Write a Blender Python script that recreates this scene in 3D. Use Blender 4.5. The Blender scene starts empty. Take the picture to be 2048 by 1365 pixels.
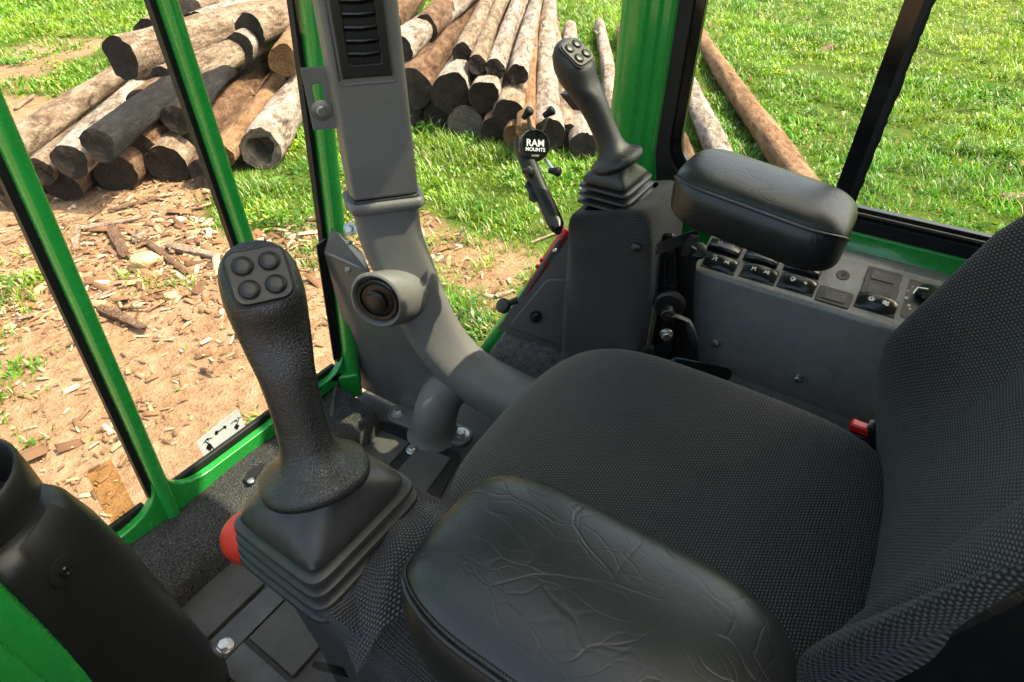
import bpy, bmesh, math, random
import numpy as np
from mathutils import Vector, Matrix
random.seed(7); rng = np.random.default_rng(11)
R = math.radians
S = bpy.context.scene
COL = S.collection

# ---------------------------------------------------------------- camera, sky, sun, exposure
FPX, CX, CY = 1176.0, 1024.0, 682.5          # focal length and centre of the 2048 px photograph
PITCH, HEAD, ZC = R(38.7), R(56.5), 1.05     # look-down angle, heading clockwise from the cab's forward axis (+Y), eye height above cab floor
_h = np.array([math.sin(HEAD), math.cos(HEAD), 0]); _r = np.array([math.cos(HEAD), -math.sin(HEAD), 0]); _k = np.array([0, 0, 1.0])
_fw = _h * math.cos(PITCH) - _k * math.sin(PITCH); _up = _h * math.sin(PITCH) + _k * math.cos(PITCH)
CAM = np.array([0, 0, ZC])
cd = bpy.data.cameras.new('camera'); cam = bpy.data.objects.new('camera', cd); COL.objects.link(cam)
cd.sensor_width = 36; cd.lens = 36 * FPX / 2048; cd.clip_start = 0.02; cd.clip_end = 1500
cam.matrix_world = Matrix(((_r[0], _up[0], -_fw[0], 0), (_r[1], _up[1], -_fw[1], 0), (_r[2], _up[2], -_fw[2], ZC), (0, 0, 0, 1)))
S.camera = cam

SUN_AZ, SUN_EL = R(138), R(57)               # azimuth clockwise from +Y
w = bpy.data.worlds.new('World'); S.world = w; w.use_nodes = True
nt = w.node_tree; bg = nt.nodes['Background']
sky = nt.nodes.new('ShaderNodeTexSky'); sky.sky_type = 'NISHITA'; sky.sun_disc = False
sky.sun_elevation = SUN_EL; sky.sun_rotation = SUN_AZ; sky.air_density = 1.0; sky.dust_density = 4.0; sky.ozone_density = 1.0
nt.links.new(sky.outputs[0], bg.inputs[0]); bg.inputs[1].default_value = 0.15
sd = bpy.data.lights.new('sun', 'SUN'); sd.energy = 2.6; sd.angle = R(0.6); sd.color = (1, 0.94, 0.86)
so = bpy.data.objects.new('sun', sd); COL.objects.link(so)
sdir = Vector((math.sin(SUN_AZ) * math.cos(SUN_EL), math.cos(SUN_AZ) * math.cos(SUN_EL), math.sin(SUN_EL)))
so.rotation_euler = sdir.to_track_quat('Z', 'Y').to_euler(); so.location = (6, -3, 12)
S.view_settings.view_transform = 'Standard'; S.view_settings.look = 'None'; S.view_settings.gamma = 1
S.view_settings.exposure = 1.78
S.view_settings.use_white_balance = True; S.view_settings.white_balance_temperature = 7600   # the photograph is balanced warm
S.cycles.max_bounces = 8; S.cycles.transparent_max_bounces = 16

# ---------------------------------------------------------------- geometry helpers
def ray(x, y): return _fw + _r * (x - CX) / FPX - _up * (y - CY) / FPX
def at(x, y, **kw):
    """the world point seen at a photo pixel, on the plane X=, Y= or Z= (or at depth d=)"""
    d = ray(x, y); (ax, v), = kw.items()
    if ax == 'd': return CAM + d * v
    i = 'XYZ'.index(ax); return CAM + d * ((v - CAM[i]) / d[i])
def atp(x, y, p0, n):
    d = ray(x, y); n = np.array(n, float); return CAM + d * (((np.array(p0) - CAM) @ n) / (d @ n))
def nrm(v): v = np.array(v, float); return v / np.linalg.norm(v)
def V3(*a): return np.array(a, float)

def box(c, d, ax=None):
    c = np.array(c, float); ax = np.eye(3) if ax is None else np.array(ax, float)
    V = [c + ax[0] * (sx * d[0] / 2) + ax[1] * (sy * d[1] / 2) + ax[2] * (sz * d[2] / 2) for sz in (-1, 1) for sy in (-1, 1) for sx in (-1, 1)]
    return V, [(0, 2, 3, 1), (4, 5, 7, 6), (0, 1, 5, 4), (2, 6, 7, 3), (0, 4, 6, 2), (1, 3, 7, 5)]
def loft(rings, cap0=True, cap1=True, closed=True):
    n = len(rings[0]); V = [np.array(p, float) for r_ in rings for p in r_]; F = []
    for i in range(len(rings) - 1):
        for j in range(n if closed else n - 1):
            a = i * n + j; b = i * n + (j + 1) % n
            F.append((a, b, b + n, a + n))
    if closed and cap0: F.append(tuple(range(n - 1, -1, -1)))
    if closed and cap1: F.append(tuple(range((len(rings) - 1) * n, len(rings) * n)))
    return V, F
def sring(c, u, v, a, b, e=1.0, n=24, ph=0):
    """superellipse ring: e=1 ellipse, e<1 boxier"""
    c = np.array(c, float); out = []
    for i in range(n):
        t = 2 * math.pi * i / n + ph; cs, sn = math.cos(t), math.sin(t)
        out.append(c + np.array(u) * (a * math.copysign(abs(cs) ** e, cs)) + np.array(v) * (b * math.copysign(abs(sn) ** e, sn)))
    return out
def frames(path, ref=(0, 0, 1)):
    P = [np.array(p, float) for p in path]; out = []
    for i in range(len(P)):
        t = nrm(P[min(i + 1, len(P) - 1)] - P[max(i - 1, 0)]); u = np.cross(t, ref)
        if np.linalg.norm(u) < 1e-3: u = np.cross(t, (0, 1, 0))
        u = nrm(u); out.append((P[i], t, u, np.cross(u, t)))
    return out
def tube(path, r_, n=12, ref=(0, 0, 1), caps=True):
    rs = r_ if hasattr(r_, '__len__') else [r_] * len(path)
    return loft([sring(c, u, v, q, q, 1, n) for (c, t, u, v), q in zip(frames(path, ref), rs)], caps, caps)
def cyl(p0, p1, r0, r1=None, n=20):
    return tube([p0, p1], [r0, r0 if r1 is None else r1], n, ref=(0.31, 0.2, 0.93))
def lathe(c, axis, prof, n=32, ref=(0.3, 0.9, 0.1)):
    """prof: (radius, height along axis)"""
    a = nrm(axis); u = nrm(np.cross(a, ref)); v = np.cross(a, u); c = np.array(c, float)
    return loft([sring(c + a * hh, u, v, max(q, 1e-5), max(q, 1e-5), 1, n) for q, hh in prof])
def bez(pts, n):
    """Catmull-Rom resample"""
    P = [np.array(p, float) for p in pts]; P = [2 * P[0] - P[1]] + P + [2 * P[-1] - P[-2]]; out = []
    m = len(P) - 3
    for k in range(n):
        s = k / (n - 1) * m; i = min(int(s), m - 1); t = s - i; p0, p1, p2, p3 = P[i:i + 4]
        out.append(0.5 * ((2 * p1) + (p2 - p0) * t + (2 * p0 - 5 * p1 + 4 * p2 - p3) * t * t + (3 * p1 - p0 - 3 * p2 + p3) * t ** 3))
    return out
def ribbon(path, wdt, nrm_, lift=0.0):
    """flat stroke of a printed mark lying on a surface with normal nrm_"""
    P = [np.array(p, float) for p in path]; n = nrm(nrm_); V = []; F = []
    for i in range(len(P) - 1):
        t = nrm(P[i + 1] - P[i]); s = np.cross(n, t) * wdt / 2; e = t * wdt * 0.35; b = len(V)
        V += [P[i] - s - e + n * lift, P[i + 1] - s + e + n * lift, P[i + 1] + s + e + n * lift, P[i] + s - e + n * lift]; F.append((b, b + 1, b + 2, b + 3))
    return V, F
def join(*vf):
    V, F = [], []
    for v, f in vf:
        o = len(V); V += list(v); F += [tuple(i + o for i in q) for q in f]
    return V, F
def xf(vf, M):
    return [np.array(M @ Vector(p)) for p in vf[0]], vf[1]
def poly(pts, nvec, th):
    """flat polygon pts extruded by th along -nvec"""
    P = [np.array(p, float) for p in pts]; n = nrm(nvec); m = len(P)
    V = P + [p - n * th for p in P]
    F = [tuple(range(m)), tuple(range(2 * m - 1, m - 1, -1))] + [(i, i + m, (i + 1) % m + m, (i + 1) % m) for i in range(m)]
    return V, F

OFF = {}
def mesh_ob(name, V, F, mat, parent=None, smooth=True, ang=40, uv=None, bev=0, sub=0, seg=2, label=None):
    off = OFF[parent.name] if parent is not None else np.zeros(3)
    me = bpy.data.meshes.new(name); me.from_pydata([tuple(np.array(p) - off) for p in V], [], F)
    bm = bmesh.new(); bm.from_mesh(me); bmesh.ops.recalc_face_normals(bm, faces=bm.faces); bm.to_mesh(me); bm.free()
    if uv is not None:
        l = me.uv_layers.new(name='UVMap'); idx = np.empty(len(me.loops), int); me.loops.foreach_get('vertex_index', idx)
        l.data.foreach_set('uv', np.array(uv, dtype=np.float32)[idx].ravel())
    if smooth:
        me.polygons.foreach_set('use_smooth', [True] * len(me.polygons))
        if ang < 179: me.set_sharp_from_angle(angle=R(ang))
    o = bpy.data.objects.new(name, me); COL.objects.link(o)
    if mat: me.materials.append(M[mat])
    if parent is not None: o.parent = parent
    OFF[o.name] = off
    if bev:
        b = o.modifiers.new('bevel', 'BEVEL'); b.width = bev; b.segments = seg; b.limit_method = 'ANGLE'; b.angle_limit = R(35); b.harden_normals = False
    if sub:
        b = o.modifiers.new('sub', 'SUBSURF'); b.levels = sub; b.render_levels = sub
    if label: o['label'] = label
    return o
def part(name, vf, mat, parent, **k): return mesh_ob(name, vf[0], vf[1], mat, parent, **k)
def tag(o, label, cat, group=None, kind=None):
    if label: o['label'] = label
    if cat: o['category'] = cat
    if group: o['group'] = group
    if kind: o['kind'] = kind
    return o
def thing(name, label, cat, loc=(0, 0, 0), group=None):
    o = bpy.data.objects.new(name, None); COL.objects.link(o); o.location = tuple(loc); o.empty_display_size = 0.05
    OFF[o.name] = np.array(loc, float); return tag(o, label, cat, group)

# ---------------------------------------------------------------- materials
M = {}
class NB:
    def __init__(s, name):
        m = bpy.data.materials.new(name); m.use_nodes = True; s.m = m; s.t = m.node_tree; s.b = s.t.nodes['Principled BSDF']; s.out = s.t.nodes['Material Output']; M[name] = m
    def n(s, typ, **k):
        x = s.t.nodes.new('ShaderNode' + typ)
        for a, v in k.items():
            if a.startswith('i_'):
                key = a[2:]; key = int(key) if key.isdigit() else key.replace('_', ' ')
                s.set(x.inputs[key], v)
            else: setattr(x, a, v)
        return x
    def set(s, inp, v):
        if isinstance(v, bpy.types.NodeSocket): s.t.links.new(v, inp)
        elif isinstance(v, (tuple, list)) and inp.type == 'RGBA' and len(v) == 3: inp.default_value = (*v, 1)
        else: inp.default_value = v
    def P(s, **k):
        for a, v in k.items(): s.set(s.b.inputs[a.replace('_', ' ')], v)
    def obj(s): return s.n('TexCoord').outputs['Object']
    def uv(s): return s.n('TexCoord').outputs['UV']
    def mapv(s, vec, scale=(1, 1, 1), rot=(0, 0, 0)):
        return s.n('Mapping', i_Vector=vec, i_Scale=scale, i_Rotation=rot).outputs[0]
    def noise(s, vec, scale, detail=4, rough=0.55, dist=0.0): return s.n('TexNoise', i_Vector=vec, i_Scale=scale, i_Detail=detail, i_Roughness=rough, i_Distortion=dist).outputs['Fac']
    def vor(s, vec, scale, feature='F1', out='Distance', rnd=1.0): return s.n('TexVoronoi', feature=feature, i_Vector=vec, i_Scale=scale, i_Randomness=rnd).outputs[out]
    def ramp(s, fac, stops, interp='LINEAR'):
        r_ = s.n('ValToRGB', i_Fac=fac); e = r_.color_ramp.elements; r_.color_ramp.interpolation = interp
        while len(e) < len(stops): e.new(0.5)
        for q, (p, c) in zip(e, stops): q.position = p; q.color = (c, c, c, 1) if isinstance(c, (int, float)) else (*c, 1)
        return r_.outputs[0]
    def math(s, op, a, b=0.0, c=0.0, clamp=False): return s.n('Math', operation=op, use_clamp=clamp, i_0=a, i_1=b, i_2=c).outputs[0]
    def mix(s, f, a, b, blend='MIX'):
        x = s.n('Mix', data_type='RGBA', blend_type=blend); s.set(x.inputs[0], f); s.set(x.inputs[6], a); s.set(x.inputs[7], b); return x.outputs[2]
    def bump(s, h, st=0.5, dist=0.002, nrm_=None):
        k = dict(i_Height=h, i_Strength=st, i_Distance=dist)
        if nrm_ is not None: k['i_Normal'] = nrm_
        return s.n('Bump', **k).outputs[0]

def simple(name, col, rough=0.5, spec=0.5, metal=0, coat=0, var=0.25, vs=9, bump=None, rvar=0.12):
    b = NB(name); o = b.obj(); nz = b.noise(o, vs, 5, 0.65)
    c2 = tuple(min(1, c * (1 + var)) for c in col); c1 = tuple(c * (1 - var) for c in col)
    b.P(Base_Color=b.mix(b.ramp(nz, [(0.3, 0.0), (0.7, 1.0)]), c1, c2), Metallic=metal, Specular_IOR_Level=spec, Coat_Weight=coat, Coat_Roughness=0.08)
    nz2 = b.noise(o, vs * 6, 6, 0.7)
    b.P(Roughness=b.math('MULTIPLY_ADD', nz2, rvar * 2, rough - rvar, True))
    if bump: b.P(Normal=b.bump(b.noise(o, bump[0], 4, 0.6), bump[1], bump[2]))
    return b

simple('green_paint', (0.004, 0.33, 0.052), 0.26, 0.5, coat=0.6, var=0.06, vs=16, bump=(120, 0.05, 0.0006), rvar=0.1)
simple('black_rubber', (0.012, 0.012, 0.012), 0.55, 0.35, var=0.3, bump=(300, 0.2, 0.0006))
simple('black_plastic', (0.012, 0.0118, 0.0116), 0.38, 0.5, var=0.25, vs=30, bump=(700, 0.25, 0.0004))
simple('black_gloss', (0.008, 0.008, 0.008), 0.14, 0.5, var=0.2)
simple('switch_plastic', (0.012, 0.012, 0.012), 0.24, 0.5, var=0.2, bump=(900, 0.2, 0.0003))
simple('boot_rubber', (0.028, 0.0275, 0.027), 0.4, 0.5, var=0.3, vs=45, bump=(260, 0.15, 0.0005))
simple('grey_plastic', (0.165, 0.158, 0.152), 0.5, 0.45, var=0.1, vs=14, bump=(900, 0.35, 0.0004))
simple('grey_paint', (0.205, 0.197, 0.190), 0.28, 0.5, coat=0.3, var=0.04, vs=8, bump=(450, 0.12, 0.0004))
simple('bracket_grey', (0.125, 0.12, 0.117), 0.33, 0.5, coat=0.15, var=0.16, vs=12, bump=(450, 0.1, 0.0004))
simple('zinc', (0.55, 0.54, 0.52), 0.32, 0.5, metal=0.95, var=0.15, vs=120)
simple('steel', (0.42, 0.42, 0.42), 0.3, 0.5, metal=1, var=0.2, vs=60)
simple('red_plastic', (0.62, 0.015, 0.012), 0.3, 0.5, var=0.1)
simple('red_ball', (0.68, 0.045, 0.025), 0.45, 0.4, var=0.08)
simple('print_white', (0.75, 0.75, 0.75), 0.6, 0.2, var=0.03)
simple('print_dim', (0.42, 0.42, 0.42), 0.6, 0.2, var=0.03)
simple('thread', (0.05, 0.049, 0.048), 0.7, 0.2, var=0.1)
simple('vinyl', (0.007, 0.007, 0.007), 0.7, 0.04, var=0.3, vs=30, bump=(60, 0.4, 0.003))
simple('blocker_dark', (0.03, 0.03, 0.03), 0.8, 0.2, var=0.2)  # dark surface of the added unseen light blockers
simple('print_black', (0.012, 0.012, 0.012), 0.6, 0.2, var=0.03)
simple('sticker_white', (0.72, 0.74, 0.77), 0.4, 0.4, var=0.04)
simple('orange_label', (0.75, 0.48, 0.26), 0.35, 0.4, var=0.1)
simple('metal_trim', (0.07, 0.068, 0.066), 0.45, 0.5, metal=0.3, var=0.3, vs=20)

b = NB('grip_plastic'); o = b.obj()
wv = b.n('VectorMath', operation='ADD', i_0=o, i_1=b.n('VectorMath', operation='SCALE', i_0=b.n('TexNoise', i_Vector=o, i_Scale=120.0).outputs['Color'], i_Scale=0.003).outputs[0]).outputs[0]
g = b.ramp(b.vor(wv, 360, 'DISTANCE_TO_EDGE'), [(0.0, 0.0), (0.16, 1.0)])
b.P(Base_Color=b.mix(b.noise(o, 25, 4), (0.011, 0.0108, 0.0106), (0.018, 0.0177, 0.0174)), Roughness=b.math('MULTIPLY_ADD', g, -0.12, 0.46), Specular_IOR_Level=0.6, Normal=b.bump(g, 0.4, 0.0006))

b = NB('leather'); o = b.obj()
wv = b.n('VectorMath', operation='ADD', i_0=b.mapv(o, (1, 0.5, 1), (0, 0, 0.5)), i_1=b.n('VectorMath', operation='SCALE', i_0=b.n('TexNoise', i_Vector=o, i_Scale=9.0, i_Detail=2.5, i_Roughness=0.5).outputs['Color'], i_Scale=0.10).outputs[0]).outputs[0]
msk = b.ramp(b.noise(o, 9, 4, 0.6), [(0.40, 0.06), (0.68, 1.0)])
c1 = b.ramp(b.vor(wv, 26, 'DISTANCE_TO_EDGE'), [(0.0, 0.0), (0.03, 1.0)])
c2 = b.ramp(b.vor(wv, 64, 'DISTANCE_TO_EDGE'), [(0.0, 0.0), (0.06, 1.0)])
cr_ = b.math('ADD', b.math('MULTIPLY', b.math('SUBTRACT', 1.0, c1), -0.8), b.math('MULTIPLY', b.math('SUBTRACT', 1.0, c2), -0.4))
hh = b.math('ADD', b.math('MULTIPLY', cr_, msk), b.math('MULTIPLY_ADD', b.noise(o, 700, 3), 0.10, b.math('MULTIPLY', b.noise(o, 26, 4, 0.5), 0.8)))
b.P(Base_Color=b.mix(b.noise(o, 20, 5), (0.008, 0.0079, 0.0077), (0.016, 0.0156, 0.0152)), Specular_IOR_Level=0.6,
    Roughness=b.math('MULTIPLY_ADD', b.noise(o, 40, 5, 0.7), 0.2, 0.27), Normal=b.bump(hh, 0.42, 0.0012))

def weave(name, pu, pv, dark, light, spec=0.3, bs=0.8, bd=0.0012):
    b = NB(name); uv = b.n('SeparateXYZ', i_0=b.n('VectorMath', operation='ADD', i_0=b.uv(), i_1=b.n('VectorMath', operation='SCALE', i_0=b.n('TexNoise', i_Vector=b.uv(), i_Scale=60.0, i_Detail=2.0).outputs['Color'], i_Scale=pu * 0.35).outputs[0]).outputs[0])
    v = b.math('DIVIDE', uv.outputs[1], pv); row = b.math('FLOOR', v); fv = b.math('FRACT', v)
    u = b.math('ADD', b.math('DIVIDE', uv.outputs[0], pu), b.math('MULTIPLY', b.math('FLOORED_MODULO', row, 2.0), 0.5))
    fu = b.math('FRACT', u)
    pat = b.math('MULTIPLY', b.math('SINE', b.math('MULTIPLY', fu, math.pi)), b.math('SINE', b.math('MULTIPLY', fv, math.pi)))
    o = b.obj(); big = b.noise(o, 9, 4); fine = b.noise(o, 700, 2)
    f = b.math('MULTIPLY', b.math('POWER', pat, 1.8), b.math('MULTIPLY_ADD', fine, 1.0, 0.45))
    b.P(Base_Color=b.mix(b.math('MULTIPLY', f, b.math('MULTIPLY_ADD', big, 0.8, 0.6)), dark, light), Roughness=0.75, Specular_IOR_Level=spec, Sheen_Weight=0.15, Sheen_Roughness=0.4,
        Normal=b.bump(pat, bs, bd))
weave('seat_fabric', 0.0046, 0.0034, (0.004, 0.0039, 0.0038), (0.100, 0.097, 0.094))
weave('cover_fabric', 0.0041, 0.0029, (0.005, 0.005, 0.0049), (0.105, 0.102, 0.099), bs=1.0)
weave('mesh_fabric', 0.0034, 0.0026, (0.005, 0.005, 0.0049), (0.12, 0.117, 0.114), bs=1.0, bd=0.0018)

b = NB('carpet'); o = b.obj(); f = b.noise(o, 420, 3, 0.8); f2 = b.noise(o, 30, 5)
b.P(Base_Color=b.mix(b.math('MULTIPLY', b.ramp(f, [(0.45, 0.0), (0.75, 1.0)]), b.math('MULTIPLY_ADD', f2, 1.2, 0.2)), (0.017, 0.017, 0.0165), (0.22, 0.215, 0.205)), Roughness=0.9, Specular_IOR_Level=0.2, Normal=b.bump(f, 0.8, 0.002))
b = NB('felt'); o = b.obj(); f = b.noise(o, 260, 4, 0.8); f2 = b.noise(o, 60, 4)
b.P(Base_Color=b.mix(b.ramp(b.math('MULTIPLY_ADD', f2, 0.5, b.math('MULTIPLY', f, 0.6)), [(0.38, 0.0), (0.72, 1.0)]), (0.10, 0.10, 0.10), (0.46, 0.455, 0.45)), Roughness=0.95, Specular_IOR_Level=0.1, Normal=b.bump(f, 0.8, 0.002))
b = NB('floor_mat'); o = b.obj(); f = b.noise(o, 500, 3, 0.8); f2 = b.noise(o, 18, 6, 0.7)
b.P(Base_Color=b.mix(b.math('MULTIPLY', f, b.math('MULTIPLY_ADD', f2, 1.3, 0.1)), (0.026, 0.0255, 0.025), (0.15, 0.145, 0.138)), Roughness=0.7, Specular_IOR_Level=0.35, Normal=b.bump(f, 0.5, 0.001))

# window glass: see-through with a mirror-like sheen that grows at grazing angles
def glass(name, tint, ior=1.45):
    b = NB(name); t = b.t; tr = b.n('BsdfTransparent', i_Color=tint); gl = b.n('BsdfGlossy', i_Color=(1, 1, 1), i_Roughness=0.0)
    o = b.obj(); sm = b.ramp(b.noise(b.mapv(o, (1, 1, 1)), 260, 2, 0.5), [(0.74, 0.0), (0.82, 1.0)])
    mk = b.ramp(b.noise(o, 6, 3), [(0.5, 0.0), (0.7, 1.0)])
    df = b.n('BsdfDiffuse', i_Color=(0.5, 0.48, 0.45))
    fc = b.n('LayerWeight', i_Blend=0.5).outputs['Facing']; fr = b.math('MULTIPLY_ADD', b.math('POWER', fc, 4.5), 0.5, 0.03)
    mx = b.n('MixShader', i_0=fr, i_1=tr.outputs[0], i_2=gl.outputs[0])
    m2 = b.n('MixShader', i_0=b.math('MULTIPLY_ADD', b.math('MULTIPLY', sm, mk), 0.55, b.math('MULTIPLY', mk, 0.025)), i_1=mx.outputs[0], i_2=df.outputs[0])
    t.links.new(m2.outputs[0], b.out.inputs[0])
glass('window_glass', (0.97, 1.0, 0.97), 1.42)
b = NB('clear_label'); tr = b.n('BsdfTransparent', i_Color=(0.98, 0.86, 0.68)); df = b.n('BsdfDiffuse', i_Color=(0.8, 0.58, 0.36)); mx = b.n('MixShader', i_0=0.16, i_1=tr.outputs[0], i_2=df.outputs[0]); b.t.links.new(mx.outputs[0], b.out.inputs[0])

# outdoors
def bark(name, c_dark, c_mid, c_light, lo=0.35, hi=0.62, streak=0.5):
    b = NB(name); o = b.obj(); a = b.mapv(o, (1, 1, 0.35)); s_ = b.mapv(o, (0.9, 0.9, 2.2))
    n1 = b.noise(a, 5.5, 7, 0.68, 0.4); n2 = b.noise(a, 22, 6, 0.7); n3 = b.noise(s_, 24, 4, 0.65, 0.6)
    base = b.ramp(b.math('MULTIPLY_ADD', n2, 0.45, b.math('MULTIPLY', n1, 0.6)), [(lo, c_dark), ((lo + hi) / 2, c_mid), (hi, c_light)])
    sp = b.ramp(n3, [(0.54, 0.0), (0.64, 1.0)])
    col = b.mix(b.math('MULTIPLY', sp, streak), base, c_dark)
    b.P(Base_Color=col, Roughness=0.85, Specular_IOR_Level=0.2, Normal=b.bump(b.math('ADD', n2, b.math('MULTIPLY', n3, -0.9)), 1.0, 0.05))
bark('bark_white', (0.05, 0.032, 0.025), (0.33, 0.245, 0.195), (0.58, 0.49, 0.425), 0.37, 0.60, 0.85)
bark('bark_pale', (0.05, 0.030, 0.02), (0.28, 0.19, 0.13), (0.48, 0.37, 0.28), 0.37, 0.62, 0.8)
bark('bark_brown', (0.04, 0.02, 0.012), (0.17, 0.088, 0.05), (0.32, 0.20, 0.13), 0.36, 0.64, 0.8)
bark('bark_tan', (0.09, 0.045, 0.023), (0.30, 0.155, 0.08), (0.43, 0.265, 0.155), 0.36, 0.62, 0.6)
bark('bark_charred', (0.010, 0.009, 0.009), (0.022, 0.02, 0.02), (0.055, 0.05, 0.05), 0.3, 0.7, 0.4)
def cut(name, ca, cb):
    b = NB(name); o = b.obj(); n1 = b.noise(o, 9, 6, 0.7)
    rad = b.n('VectorMath', operation='LENGTH', i_0=b.mapv(o, (1, 1, 0.0))).outputs['Value']
    rings = b.math('SINE', b.math('MULTIPLY_ADD', rad, 170.0, b.math('MULTIPLY', n1, 14.0)))
    ang = b.noise(b.mapv(o, (1, 1, 0.2)), 34, 5, 0.75)
    f = b.math('MULTIPLY_ADD', rings, 0.045, b.math('MULTIPLY_ADD', n1, 0.5, b.math('MULTIPLY', ang, 0.45)))
    b.P(Base_Color=b.ramp(f, [(0.3, ca), (0.72, cb)]), Roughness=0.9, Specular_IOR_Level=0.15, Normal=b.bump(f, 0.7, 0.02))
cut('cut_dark', (0.012, 0.009, 0.008), (0.052, 0.038, 0.031))
cut('cut_grey', (0.05, 0.038, 0.032), (0.22, 0.17, 0.14))
cut('cut_brown', (0.06, 0.03, 0.015), (0.26, 0.14, 0.07))
bark('weathered_wood', (0.12, 0.07, 0.045), (0.34, 0.23, 0.16), (0.52, 0.40, 0.31), 0.34, 0.64, 0.3)
bark('dark_wood', (0.05, 0.028, 0.018), (0.17, 0.095, 0.06), (0.30, 0.19, 0.13), 0.34, 0.64, 0.4)
simple('stone_ochre', (0.58, 0.40, 0.21), 0.85, 0.2, var=0.35, vs=22, bump=(40, 0.8, 0.02))

b = NB('ground'); o = b.obj(); at_ = b.n('Attribute', attribute_name='grass').outputs['Fac']
n1 = b.noise(o, 1.3, 6, 0.65); n2 = b.noise(o, 9, 6, 0.7); n3 = b.noise(o, 55, 4, 0.7)
dirt = b.ramp(b.math('MULTIPLY_ADD', n2, 0.5, b.math('MULTIPLY_ADD', n3, 0.25, b.math('MULTIPLY', n1, 0.3))), [(0.34, (0.10, 0.047, 0.023)), (0.47, (0.29, 0.165, 0.092)), (0.66, (0.47, 0.315, 0.205))])
turf = b.ramp(b.math('MULTIPLY_ADD', n2, 0.6, b.math('MULTIPLY', n3, 0.4)), [(0.3, (0.030, 0.055, 0.008)), (0.55, (0.08, 0.125, 0.018)), (0.75, (0.26, 0.20, 0.09))])
gm = b.ramp(b.math('ADD', at_, b.math('MULTIPLY_ADD', n2, 0.9, -0.45)), [(0.38, 0.0), (0.58, 1.0)])
b.P(Base_Color=b.mix(gm, dirt, turf), Roughness=0.95, Specular_IOR_Level=0.1, Normal=b.bump(b.math('MULTIPLY_ADD', n3, 0.35, n2), 1.0, 0.05))
b = NB('grass_blades'); at_ = b.n('Attribute', attribute_name='tint').outputs['Color']
df = b.n('BsdfDiffuse', i_Color=at_); tl = b.n('BsdfTranslucent', i_Color=at_); gl = b.n('BsdfGlossy', i_Color=(1, 1, 1), i_Roughness=0.45)
mx = b.n('MixShader', i_0=0.38, i_1=df.outputs[0], i_2=tl.outputs[0]); m2 = b.n('MixShader', i_0=0.04, i_1=mx.outputs[0], i_2=gl.outputs[0]); b.t.links.new(m2.outputs[0], b.out.inputs[0])
b = NB('wood_chip_mix'); at_ = b.n('Attribute', attribute_name='tint').outputs['Color']; b.P(Base_Color=at_, Roughness=0.9, Specular_IOR_Level=0.15)

# ---------------------------------------------------------------- the ground
ZG = -1.3
def vnoise(x, y, sc, seed):
    """cheap smooth value noise on arrays"""
    x = x * sc + seed * 17.31; y = y * sc + seed * 9.7
    xi = np.floor(x).astype(np.int64); yi = np.floor(y).astype(np.int64); xf_ = x - xi; yf_ = y - yi
    hsh = lambda a, c: ((np.sin(a * 127.1 + c * 311.7) * 43758.5453) % 1.0)
    sx = xf_ * xf_ * (3 - 2 * xf_); sy = yf_ * yf_ * (3 - 2 * yf_)
    return (hsh(xi, yi) * (1 - sx) + hsh(xi + 1, yi) * sx) * (1 - sy) + (hsh(xi, yi + 1) * (1 - sx) + hsh(xi + 1, yi + 1) * sx) * sy
def gz(x, y): return ZG + 0.05 * (vnoise(x, y, 0.5, 1) - 0.5) + 0.03 * (vnoise(x, y, 1.7, 2) - 0.5)
CP = [(100, 30, 1), (250, 40, 1), (40, 60, .95), (330, 10, 1), (150, 150, .75), (240, 130, .85), (130, 100, .3), (40, 150, .3), (30, 240, .2), (850, 350, 1), (950, 420, .9), (700, 420, .65), (620, 320, 1), (560, 420, .9), (500, 400, .8), (600, 470, .45),
      (640, 560, .25), (100, 600, 0), (300, 480, .05), (400, 700, .05), (200, 850, 0), (500, 700, 0), (60, 520, .35), (30, 590, .45), (80, 760, .2), (300, 800, .05), (450, 620, .1), (200, 700, .1), (40, 420, 0), (230, 430, 0), (330, 400, .3),
      (900, 490, .3), (960, 560, .3), (900, 600, .7), (1030, 440, .95), (880, 330, 1), (990, 520, .3), (1000, 590, .45), (930, 660, .6), (860, 450, .4), (1500, 100, .72), (1700, 200, .72), (1900, 100, .72), (1600, 350, .72), (1850, 400, .9), (1740, 430, .75), (1900, 470, .72), (1300, 250, .72), (1180, 50, 1),
      (0, 900, .1), (240, 980, .0), (620, 700, .0), (1130, 330, 1), (1250, 500, .9), (1100, 600, .8)]
CPW = np.array([[*at(x, y, Z=ZG)[:2], g_] for x, y, g_ in CP])
def gmask(x, y):
    x = np.asarray(x, float); y = np.asarray(y, float); shp = x.shape; x = x.ravel(); y = y.ravel(); num = np.zeros_like(x); den = np.zeros_like(x)
    for cx, cy, g_ in CPW:
        w_ = 1 / ((x - cx) ** 2 + (y - cy) ** 2 + 0.02) ** 1.6; num += w_ * g_; den += w_
    return (num / den).reshape(shp)
t_ = np.linspace(-1, 1, 261); ax_ = np.sign(t_) * (np.abs(t_) * 14 + np.abs(t_) ** 7 * 386)
gx, gy = np.meshgrid(ax_ + 5, ax_ + 4); gzv = gz(gx, gy); N_ = len(t_)
V = np.stack([gx, gy, gzv], -1).reshape(-1, 3)
ii = np.arange((N_ - 1) * (N_ - 1)); ri = ii // (N_ - 1) * N_ + ii % (N_ - 1)
me = bpy.data.meshes.new('ground'); me.from_pydata(V.tolist(), [], np.stack([ri, ri + 1, ri + N_ + 1, ri + N_], 1).tolist())
me.attributes.new('grass', 'FLOAT', 'POINT').data.foreach_set('value', gmask(gx, gy).ravel().astype(np.float32))
me.polygons.foreach_set('use_smooth', [True] * len(me.polygons)); me.materials.append(M['ground'])
gob = bpy.data.objects.new('ground', me); COL.objects.link(gob); gob['kind'] = 'structure'

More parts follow.
